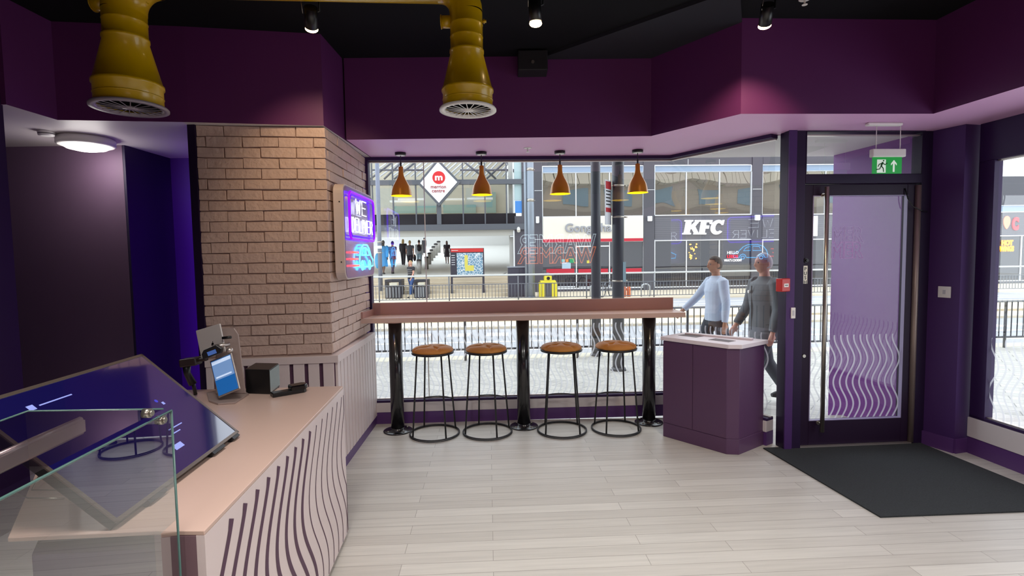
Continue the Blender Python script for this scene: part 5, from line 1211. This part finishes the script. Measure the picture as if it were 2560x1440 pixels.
# --- railings
def railing(D, ztop, zmid, zbot, x0, x1, bay, sp, rr, br, m, label, zg, toprad, pad):
    t = thing('railing', label, 'railing', (0, D, zg), math.radians(2.63)); k_ = 1/math.cos(math.radians(2.63))
    x0 *= k_; x1 *= k_; n = int(round((x1-x0)/bay))
    mb = MB(); mb.tube([(x0, 0, ztop-zg), (x1, 0, ztop-zg)], toprad, 8); mb.build('top_rail', pad, t)
    if zmid is not None: mb = MB(); mb.tube([(x0, 0, zmid-zg), (x1, 0, zmid-zg)], rr, 8); mb.build('middle_rail', m, t)
    mb = MB(); mb.tube([(x0, 0, zbot-zg), (x1, 0, zbot-zg)], rr, 8); mb.build('bottom_rail', m, t)
    zt_ = (zmid if zmid is not None else ztop)-zg
    for i in range(n):
        xa = lerp(x0, x1, i/n); xb = lerp(x0, x1, (i+1)/n)
        mb = MB(); mb.tube([(xa, 0, 0), (xa, 0, ztop-zg)], br*2.4, 8); mb.build('post', m, t)
        mb = MB(); c = int((xb-xa)/sp)
        for k in range(1, c): x = lerp(xa, xb, k/c); mb.tube([(x, 0, zbot-zg), (x, 0, zt_)], br, 6)
        mb.build('bar_infill', m, t)
M_RAILB = mat('black_railing', S(40, 42, 50), .4); M_RAILG = mat('grey_railing', S(110, 114, 120), .4)
railing(8.72, .625, None, -.01, -4.6, 10.6, 1.9, .108, .018, .009, M_RAILB, 'black pedestrian railing beside the near pavement', GZ, .02, mat('rail_top_grey', S(120, 124, 130), .35))
railing(20.75, .80, .44, -.12, -8, 25, 2.75, .13, .016, .011, M_RAILG, 'grey double topped railing along the far side of the road', GZ, .035, mat('pale_rail_top', S(206, 208, 206), .35))
# --- poles
def pole(name, x, yb, r, zt_, m, lab, zg=GZ, cat='post', group=None):
    p = gp(x, yb, zg); t = thing(name, lab, cat, tuple(p), 0, group); mb = MB(); mb.lathe([(r, 0), (r, zt_)], seg=20); mb.build('shaft', m, t); mb = MB(); mb.lathe([(r*1.35, 0), (r*1.25, .03), (r, .05)], seg=20); mb.build('base_collar', m, t); return t, p
M_POLE = mat('slate_pole', S(60, 64, 72), .4)
t1_, pp1 = pole('lamp_post', 1491, 889, .082, 5.5, M_POLE, 'dark street post left of the pair in front of the cream sign', cat='lamp post', group='dark street posts')
t2_, pp2 = pole('lamp_post', 1546, 925, .088, 5.2, M_POLE, 'dark street post carrying the parking notice, right of the pair', cat='lamp post', group='dark street posts')
def collar(t, p, r, y, m, w=.02):
    mb = MB(); z = zat(p, y)-p.z; mb.lathe([(r+.004, z-w), (r+.004, z+w)], seg=18); mb.tube([(r, 0, z), (r+.05, 0, z)], .012, 6); mb.build('clamp', m, t)
for y in (465, 543, 702): collar(t2_, pp2, .088, y, M_STEEL, .012)
mb = MB(); z0_, z1_ = zat(pp2, 704)-pp2.z, zat(pp2, 655)-pp2.z; mb.box(.055, .10, -.075, -.06, z0_, z1_); mb.build('pale_sticker', mat('sticker_pale_cyan', S(176, 210, 220), .5), t2_)
q = gp(1530, 925, GZ); zt_, zb_ = zat(pp2, 452), zat(pp2, 562)
ps = thing('parking_notice', 'tall narrow white and red parking notice turned edge on beside the post', 'sign', (pp2.x-.105, pp2.y+.0, zb_), .95)
mb = MB(); mb.box(-.20, 0, -.006, .006, 0, zt_-zb_); pl = mb.build('plate', M_WFR, ps, .004); hh = zt_-zb_
mb = MB(); mb.box(-.19, -.01, -.0075, -.006, hh*.80, hh*.97); mb.box(-.19, -.01, -.0075, -.006, hh*.28, hh*.38); mb.build('red_band', mat('notice_red', S(196, 50, 60), .5), pl)
mb = MB(); [mb.box(-.18, -.03, -.0075, -.006, hh*(.74-.075*k), hh*(.765-.075*k)) for k in range(5)]; mb.build('writing', M_DMET, pl)
M_GP = mat('galvanised_pole', S(140, 150, 162), .35, .3)
t3_, pp3 = pole('traffic_pole', 1329, 749, .15, 6.6, M_GP, 'grey banded double pole between the entrance and the tea shop')
mb = MB(); mb.tube([(-.2, 0, 0), (-.2, 0, 6.6)], .06, 12); mb.build('side_pipe', M_GP, t3_)
for y in (424, 501): collar(t3_, pp3, .15, y, M_STEEL, .06)
t4_, pp4 = pole('traffic_pole', 953, 749, .09, 7, mat('grey_blue_pole', S(120, 128, 148), .4), 'slim grey pole at the left edge of the window')
mb = MB(); z = zat(pp4, 618)-pp4.z; mb.box(-.16, .12, -.11, -.09, z-.06, z+.06); mb.build('small_plate', M_WFR, t4_)
for y in (605, 632): collar(t4_, pp4, .09, y, M_STEEL, .03)
# --- white car at the left edge
p = F(925, 832, -.26); t = thing('car', 'white car nose at the left edge of the window on the road', 'car', (p.x-1.3, p.y+.5, -.26), 0.0)
prof = [(-3.2, .35), (-3.2, .95), (-2.6, 1.15), (-1.9, 1.40), (-.9, 1.42), (-.1, 1.02), (.9, .86), (1.35, .70), (1.45, .42), (1.35, .22), (-3.1, .22)]
mb = MB(Matrix.Rotation(PI/2, 4, 'X')); mb.prism([(x*.86, z*.86) for x, z in prof], -.62, .62)
mb.build('body', mat('car_white', S(232, 238, 244), .15, coat=1), t, .09, 4)
mb = MB(Matrix.Rotation(PI/2, 4, 'X')); mb.prism([(x*.86, z*.86) for x, z in ((-2.5, 1.12), (-1.85, 1.35), (-.95, 1.37), (-.25, 1.06))], -.56, .625); mb.build('side_windows', mat('car_glass', S(40, 50, 60), .08), t)
for x in (.62, -2.1):
    for y in (-.60, .60):
        mb = MB(); mb.tube([(x, y-.07, .27), (x, y+.07, .27)], .27, 24); wl_ = mb.build('wheel', M_BLKPL, t); mb = MB(); mb.tube([(x, y-.075, .27), (x, y+.075, .27)], .15, 16); mb.build('hub', M_STEEL, wl_)
mb = MB(); mb.box(1.12, 1.22, -.55, -.3, .50, .60); mb.box(1.12, 1.22, .3, .55, .50, .60); mb.build('headlights', M_WHITE, t, .02)

# --- the upper floors over this shop, mirrored in the windows across the road
mb = MB(); mb.box(-16, 34, 4.9, 5.6, ZC+.9, 13)
uw = struct('wall_upper', mb, mat('stone_band', S(176, 160, 140), .7, noise=.1, nscale=1.5))
mb = MB()
for k in range(12):
    x = -14+k*4; mb.box(x, x+2.2, 5.55, 5.66, 5.7, 7.3)
mb.build('upper_windows', mat('blue_grey_glass', S(110, 140, 156), .2), uw)
mb = MB()
for k in range(90): mb.hexa([(-16+k*.55, 5.6, 7.6), (-15.5+k*.55, 5.6, 7.6), (-15.5+k*.55, 5.6, 8.8), (-16+k*.55, 5.6, 8.8)], [(-16+k*.55, 6.3, 7.7), (-15.5+k*.55, 6.3, 7.7), (-15.5+k*.55, 5.75, 8.8), (-16+k*.55, 5.75, 8.8)])
mb.build('cream_canopy', mat('cream_canopy_panel', S(222, 208, 184), .6), uw)
mb = MB(); mb.box(-16, 34, 5.6, 5.9, 4.0, 5.4); mb.build('brown_band', mat('brown_stone', S(134, 116, 100), .7), uw)

# ================================================================== PEOPLE
def remeshed(mb, vox, smooth=2):
    bmesh.ops.recalc_face_normals(mb.b, faces=mb.b.faces)
    me = bpy.data.meshes.new('tmp'); mb.b.to_mesh(me); mb.b.free(); o = bpy.data.objects.new('tmp', me); C.objects.link(o)
    r = o.modifiers.new('r', 'REMESH'); r.mode = 'VOXEL'; r.voxel_size = vox; r.use_smooth_shade = True
    s_ = o.modifiers.new('s', 'SMOOTH'); s_.iterations = smooth; s_.factor = .5
    dg = bpy.context.evaluated_depsgraph_get(); out = bpy.data.meshes.new_from_object(o.evaluated_get(dg)); bpy.data.objects.remove(o); out.materials.clear()
    for f in out.polygons: f.use_smooth = True
    return out
def loft(mb, secs, seg=20):
    rings = [[mb._v((c[0]+ax*math.cos(2*PI*k/seg), c[1]+ay*math.sin(2*PI*k/seg), c[2])) for k in range(seg)] for c, ax, ay in secs]
    for i in range(len(rings)-1):
        for k in range(seg): mb.b.faces.new((rings[i][k], rings[i][(k+1) % seg], rings[i+1][(k+1) % seg], rings[i+1][k]))
    mb.b.faces.new(rings[0][::-1]); mb.b.faces.new(rings[-1])
def head_mesh(mb, c, yaw=0., s=1.0, scale=1.0, hair=False, hm=None):
    seg, n = 36, 28; Rz = Matrix.Rotation(yaw, 3, 'Z'); rings = []
    for i in range(n+1):
        th = PI*i/n; ring = []
        for k in range(seg):
            ph = 2*PI*k/seg; x, y, z = math.sin(th)*math.cos(ph), math.sin(th)*math.sin(ph), math.cos(th)
            X, Y, Z = x*.096, y*.074, z*.115
            if z < 0: Y *= 1-.28*z*z*1.0; X *= (1-.10*z*z) if x > 0 else (1-.45*z*z)
            if x > 0:
                g = lambda yy, zz, sy_, sz_: math.exp(-((Y-yy)/sy_)**2-((Z-zz)/sz_)**2)
                X += .020*g(0, -.020, .012, .022)+.007*g(0, .008, .010, .03)+.006*g(0, -.088, .024, .018)+.005*g(0, .036, .05, .012)+.006*g(0, -.056, .022, .008)
                X -= .011*g(.031, .014, .014, .011)+.011*g(-.031, .014, .014, .011)+.004*g(0, -.064, .02, .004)
            if hair:
                X, Y, Z = X*scale, Y*scale, Z*scale
            q = Rz @ Vector((X, Y, Z))*s; ring.append(mb._v((c[0]+q.x, c[1]+q.y, c[2]+q.z)))
        rings.append(ring)
    for i in range(n):
        for k in range(seg):
            if hair:
                th, ph = PI*(i+.5)/n, 2*PI*(k+.5)/seg; x, z = math.sin(th)*math.cos(ph), math.cos(th)
                if not hm(x, z): continue
            f = mb.b.faces.new((rings[i][k], rings[i+1][k], rings[i+1][(k+1) % seg], rings[i][(k+1) % seg])); f.smooth = True
def human(label, loc, rz, H, skin_, top_c, leg_c, hair_c, shoe_c, arms=((.4, .25), (-.3, .15)), legs=((.35, .1), (-.3, .35)), vox=.012, sleeve=1., legcover=1., top_name='shirt', leg_name='trousers', hair='short', yaw=0., bulk=1., skirt=None, abd=.12, group=None, long_top=.0, collar_=False):
    k = H/1.75; t = thing('person', label, 'person', tuple(loc), rz, group); t.scale = (k, k, k)
    hip = Vector((0, 0, .93))
    L = {}
    for s_, (th, kn), (sw_, el) in ((1, legs[0], arms[0]), (-1, legs[1], arms[1])):
        h_ = Vector((0, s_*.09, .92)); kn_ = h_+Vector((math.sin(th), 0, -math.cos(th)))*.42; a2 = th-kn; an_ = kn_+Vector((math.sin(a2), 0, -math.cos(a2)))*.42
        sh_ = Vector((-.01, s_*.185*bulk, 1.43)); d1 = Vector((math.sin(sw_)*math.cos(abd), s_*math.sin(abd), -math.cos(sw_)*math.cos(abd))); e_ = sh_+d1*.29
        d2 = Vector((math.sin(sw_+el), s_*.02, -math.cos(sw_+el))).normalized(); w_ = e_+d2*.255
        L[s_] = (h_, kn_, an_, sh_, e_, w_, d2)
    low = min(L[1][2].z, L[-1][2].z)-.075; dz = Vector((0, 0, -low))
    for s_ in L: L[s_] = tuple(p+dz if i < 6 else p for i, p in enumerate(L[s_]))
    Z = dz.z; b_ = bulk; k = H/(1.768+Z); t.scale = (k, k, k)
    # body: one continuous skin surface
    mb = MB()
    loft(mb, [((0, 0, .86+Z), .10*b_, .13*b_), ((0, 0, .98+Z), .11*b_, .155*b_), ((0, 0, 1.08+Z), .10*b_, .135*b_), ((0, 0, 1.28+Z), .12*b_, .165*b_), ((0, 0, 1.42+Z), .09*b_, .175*b_), ((-.005, 0, 1.47+Z), .06, .09)])
    mb.tube([(-.01, 0, 1.44+Z), (.0, 0, 1.52+Z), (.005, 0, 1.58+Z)], [.062, .055, .052], 14)
    for s_, (h_, kn_, an_, sh_, e_, w_, d2) in L.items():
        mb.tube([h_, lerp(h_, kn_, .5), kn_, lerp(kn_, an_, .35), an_], [.085, .072, .055, .054, .036], 14)
        mb.tube([an_+Vector((-.04, 0, -.03)), an_+Vector((.05, 0, -.045)), an_+Vector((.15, 0, -.055))], [.035, .034, .022], 10)
        mb.tube([sh_+Vector((0, -s_*.04, .0)), sh_, lerp(sh_, e_, .5), e_, lerp(e_, w_, .4), w_], [.05, .052, .045, .038, .037, .026], 12)
        # hand
        side = Vector((0, 1, 0)).cross(d2).normalized(); yv = Vector((0, s_, 0)); pm = w_+d2*.05; kb = w_+d2*.085
        mb.tube([w_-d2*.01, pm, kb], [.025, .030, .028], 10)
        for q, (of, ln) in enumerate(((-.026, .068), (-.009, .078), (.009, .072), (.026, .056))):
            f0 = kb+side*-of; cur = -yv*.25
            f1 = f0+(d2+cur*.3).normalized()*ln*.5; f2 = f1+(d2*.8-yv*.55).normalized()*ln*.35; f3 = f2+(d2*.5-yv*.8).normalized()*ln*.25
            mb.tube([f0-d2*.02, f0, f1, f2, f3], [.010, .0105, .0095, .0088, .0075], 8)
        th0 = w_+d2*.03+side*.022; mb.tube([th0, th0+(side+d2*.8-yv*.4).normalized()*.035, th0+(side*.5+d2-yv*.5).normalized()*.065], [.013, .0115, .009], 8)
    hc = Vector((.015, 0, 1.645+Z)); head_mesh(mb, hc, yaw)
    Rz = Matrix.Rotation(yaw, 3, 'Z')
    for s_ in (-1, 1): q = hc+Rz @ Vector((-.01, s_*.076, -.005)); mb.ball(q, (.020, .009, .031), 10)
    body = link('body', remeshed(mb, vox if vox > .008 else .006, 1), t, [skin_])
    for s_ in (-1, 1):
        mb = MB(); q = hc+Rz @ Vector((.0805, s_*.031, .013)); mb.ball(q, .0095, 10); mb.build('eye', mat('eye_grey', S(120, 112, 106), .3), body)
    # top
    mb = MB(); lt = long_top
    loft(mb, [((0, 0, .90-lt+Z), .135*b_, .18*b_), ((0, 0, 1.0+Z), .135*b_, .172*b_), ((0, 0, 1.12+Z), .125*b_, .158*b_), ((0, 0, 1.30+Z), .142*b_, .188*b_), ((-.004, 0, 1.42+Z), .108*b_, .20*b_), ((-.006, 0, 1.475+Z), .072, .10), ((-.004, 0, 1.505+Z if collar_ else 1.485+Z), .066, .072)])
    for s_, (h_, kn_, an_, sh_, e_, w_, d2) in L.items():
        pts = [sh_+Vector((0, -s_*.04, 0)), sh_, lerp(sh_, e_, .5)]; rs = [.068, .069, .063]
        if sleeve > .5: pts += [e_, lerp(e_, w_, .5), lerp(e_, w_, .97)]; rs += [.057, .052, .042]
        mb.tube(pts, [r_*b_ for r_ in rs], 14)
    link(top_name, remeshed(mb, vox, 3), t, [top_c])
    if skirt:
        mb = MB(); loft(mb, [((0, 0, skirt+Z), .20, .22), ((0, 0, .95+Z), .15, .185)]); link('skirt', remeshed(mb, vox, 2), t, [leg_c])
    elif legcover:
        mb = MB(); loft(mb, [((0, 0, .84+Z), .118*b_, .155*b_), ((0, 0, .95+Z), .128*b_, .172*b_), ((0, 0, 1.02+Z), .12*b_, .16*b_)])
        for s_, (h_, kn_, an_, sh_, e_, w_, d2) in L.items():
            pts = [h_, lerp(h_, kn_, .5), kn_]; rs = [.10, .09, .074]
            if legcover > .6: pts += [lerp(kn_, an_, .5), an_+Vector((0, 0, .0))]; rs += [.068, .06]
            mb.tube(pts, rs, 14)
        link(leg_name, remeshed(mb, vox, 2), t, [leg_c])
    for s_, (h_, kn_, an_, sh_, e_, w_, d2) in L.items():
        mb = MB(); mb.tube([an_+Vector((-.06, 0, -.035)), an_+Vector((.03, 0, -.035)), an_+Vector((.12, 0, -.052)), an_+Vector((.175, 0, -.058))], [.038, .043, .038, .022], 12); mb.build('shoe', shoe_c, t)
    # hair
    hm = (lambda x, z: z > .62 or (x < -.02 and z > -.45) or (x < .35 and z > .28)) if hair == 'short' else (lambda x, z: z > .55 or (x < .15 and z > -.95))
    mb = MB(); head_mesh(mb, hc+Vector((0, 0, .004)), yaw, 1.0, 1.07, True, hm)
    if hair == 'long': mb.ball(hc+Vector((-.05, 0, -.10)), (.06, .085, .13), 14)
    mb.build('hair', hair_c, t)
    return t, L, Z, k
SK1 = mat('skin_tan', S(176, 126, 98), .55); SK2 = mat('skin_pale', S(214, 160, 140), .55); SK3 = mat('skin_brown', S(104, 72, 56), .55)
HB = mat('dark_brown_hair', S(60, 50, 42), .7); HG = mat('silver_hair', S(190, 186, 186), .7); HBK = mat('black_hair', S(26, 24, 24), .6); HBL = mat('blond_hair', S(186, 160, 110), .7)
DK = mat('dark_shoe', S(34, 34, 38), .5)
def person_at(x, yt, D, zg):
    d = ray(x, yt); p = O+d*(D/d.dot(FW)); return Vector((p.x, p.y, zg)), p.z-zg
loc, H = person_at(1790, 640, 6.9, gz(6.9))
human('young man in a pale blue shirt striding left past the angled window', loc, PI+.12, H, SK1, mat('pale_blue_shirt', S(196, 210, 230), .7, noise=.05, nscale=20), mat('charcoal_trousers', S(66, 68, 76), .8), HB, DK, arms=((-.05, .12), (.62, .22)), legs=((-.30, .25), (.42, .08)), vox=.009, collar_=True, abd=.16, bulk=.97)
loc, H = person_at(1912, 632, 5.55, gz(5.55))
t, L, Z, k = human('older silver haired man in a grey jacket walking behind the red call point', loc, PI+.10, H, SK2, mat('grey_jacket', S(98, 104, 110), .75, noise=.12, nscale=14), mat('dark_grey_trousers', S(70, 74, 80), .8), HG, DK, arms=((-.04, .3), (.22, .35)), legs=((.32, .1), (-.25, .35)), vox=.009, bulk=1.1, long_top=.10, collar_=True, top_name='jacket')
mb = MB(); mb.tube([(.145, -.05, 1.33+Z), (.162, -.05, 1.33+Z)], .018, 14); mb.build('chest_badge', M_WHITE, t)
mb = MB(); mb.tube([(.02, .235, .98+Z), (.10, .20, .98+Z)], .004, 5); mb.tube([(.145, .0, .9+Z), (.152, .0, 1.4+Z)], .006, 6); mb.build('zip_line', M_DMET, t)
# people on and around the entrance ramp
def far(x, yt, yb, onramp=True):
    if onramp: p, D = ramp(x, yb)
    else: p = gp(x, yb); D = (p-O).dot(FW)
    return p, (yb-yt)/FPX*D
def cm(n, *c): return mat(n, S(*c), .7)
FP = [
 ('person in a bright blue poncho carrying blue bags by the left pole', 960, 601, 686, 1, SK3, cm('bright_blue', 60, 150, 216), cm('bright_blue', 60, 150, 216), HBK, dict(hair='long', skirt=.42, bulk=1.15), 1.4),
 ('person in a purple top and dark trousers beside the blue poncho', 983, 603, 685, 1, SK1, cm('purple_top', 96, 66, 130), cm('plum_trousers', 74, 62, 74), HBK, dict(sleeve=.3), 1.3),
 ('blond person in black clothing walking up the ramp at the left', 1009, 598, 664, 1, SK2, cm('black_clothes', 36, 36, 40), cm('black_clothes', 36, 36, 40), HBL, dict(hair='long'), 1.6),
 ('person in a grey tee and black shorts carrying a dark bag up the ramp', 1026, 601, 676, 1, SK2, cm('slate_tee', 90, 94, 102), cm('black_shorts', 36, 36, 44), HBL, dict(sleeve=.3, legcover=.5, leg_name='shorts'), 1.6),
 ('person with a black backpack and pale jeans on the ramp', 1049, 600, 668, 1, SK2, cm('white_top', 190, 196, 204), cm('pale_jeans', 160, 184, 200), HB, dict(), 1.7),
 ('person in a dark top far up the ramp beside the bollard row', 1061, 594, 634, 1, SK1, cm('black_clothes', 36, 36, 40), cm('dark_skirt', 50, 46, 50), HBK, dict(), 1.5),
 ('person in a black dress with white front walking down the ramp', 1118, 602, 660, 1, SK3, cm('black_clothes', 36, 36, 40), cm('black_clothes', 36, 36, 40), HBK, dict(hair='long', skirt=.55, sleeve=.3), -1.5),
 ('person in a striped black top and blue jeans standing between the litter bins', 1029, 656, 749, 0, SK2, cm('black_clothes', 36, 36, 40), cm('blue_jeans', 74, 104, 160), HBL, dict(sleeve=.3, legcover=1), -2.2),
]
for lb, x, yt, yb, on, sk_, tc_, lc_, hc_, kw, rz in FP:
    p, H = far(x, yt, yb, on)
    t, L, Z, k = human(lb, p, rz, H, sk_, tc_, lc_, hc_, DK, arms=((.25, .35), (-.2, .2)), legs=((.22, .05), (-.22, .2)), vox=.02, **kw)
    if 'backpack' in lb: mb = MB(); mb.ball((-.17, 0, 1.25+Z), (.10, .15, .22), 14); mb.build('backpack', M_BLKPL, t)
    if 'dark bag' in lb: mb = MB(); mb.ball((.05, -.26, .75+Z), (.16, .09, .2), 12); mb.build('bag', M_BLKPL, t)
    if 'blue bags' in lb: mb = MB(); mb.ball((.0, .34, .72+Z), (.12, .14, .40), 14); mb.build('blue_bag', cm('bag_blue', 100, 180, 230), t)
    if 'striped' in lb:
        mb = MB()
        for q in range(4): loft(mb, [((0, 0, 1.05+.09*q+Z), .150, .196), ((0, 0, 1.075+.09*q+Z), .150, .196)])
        mb.build('stripes', cm('stripe_grey', 150, 150, 150), t)
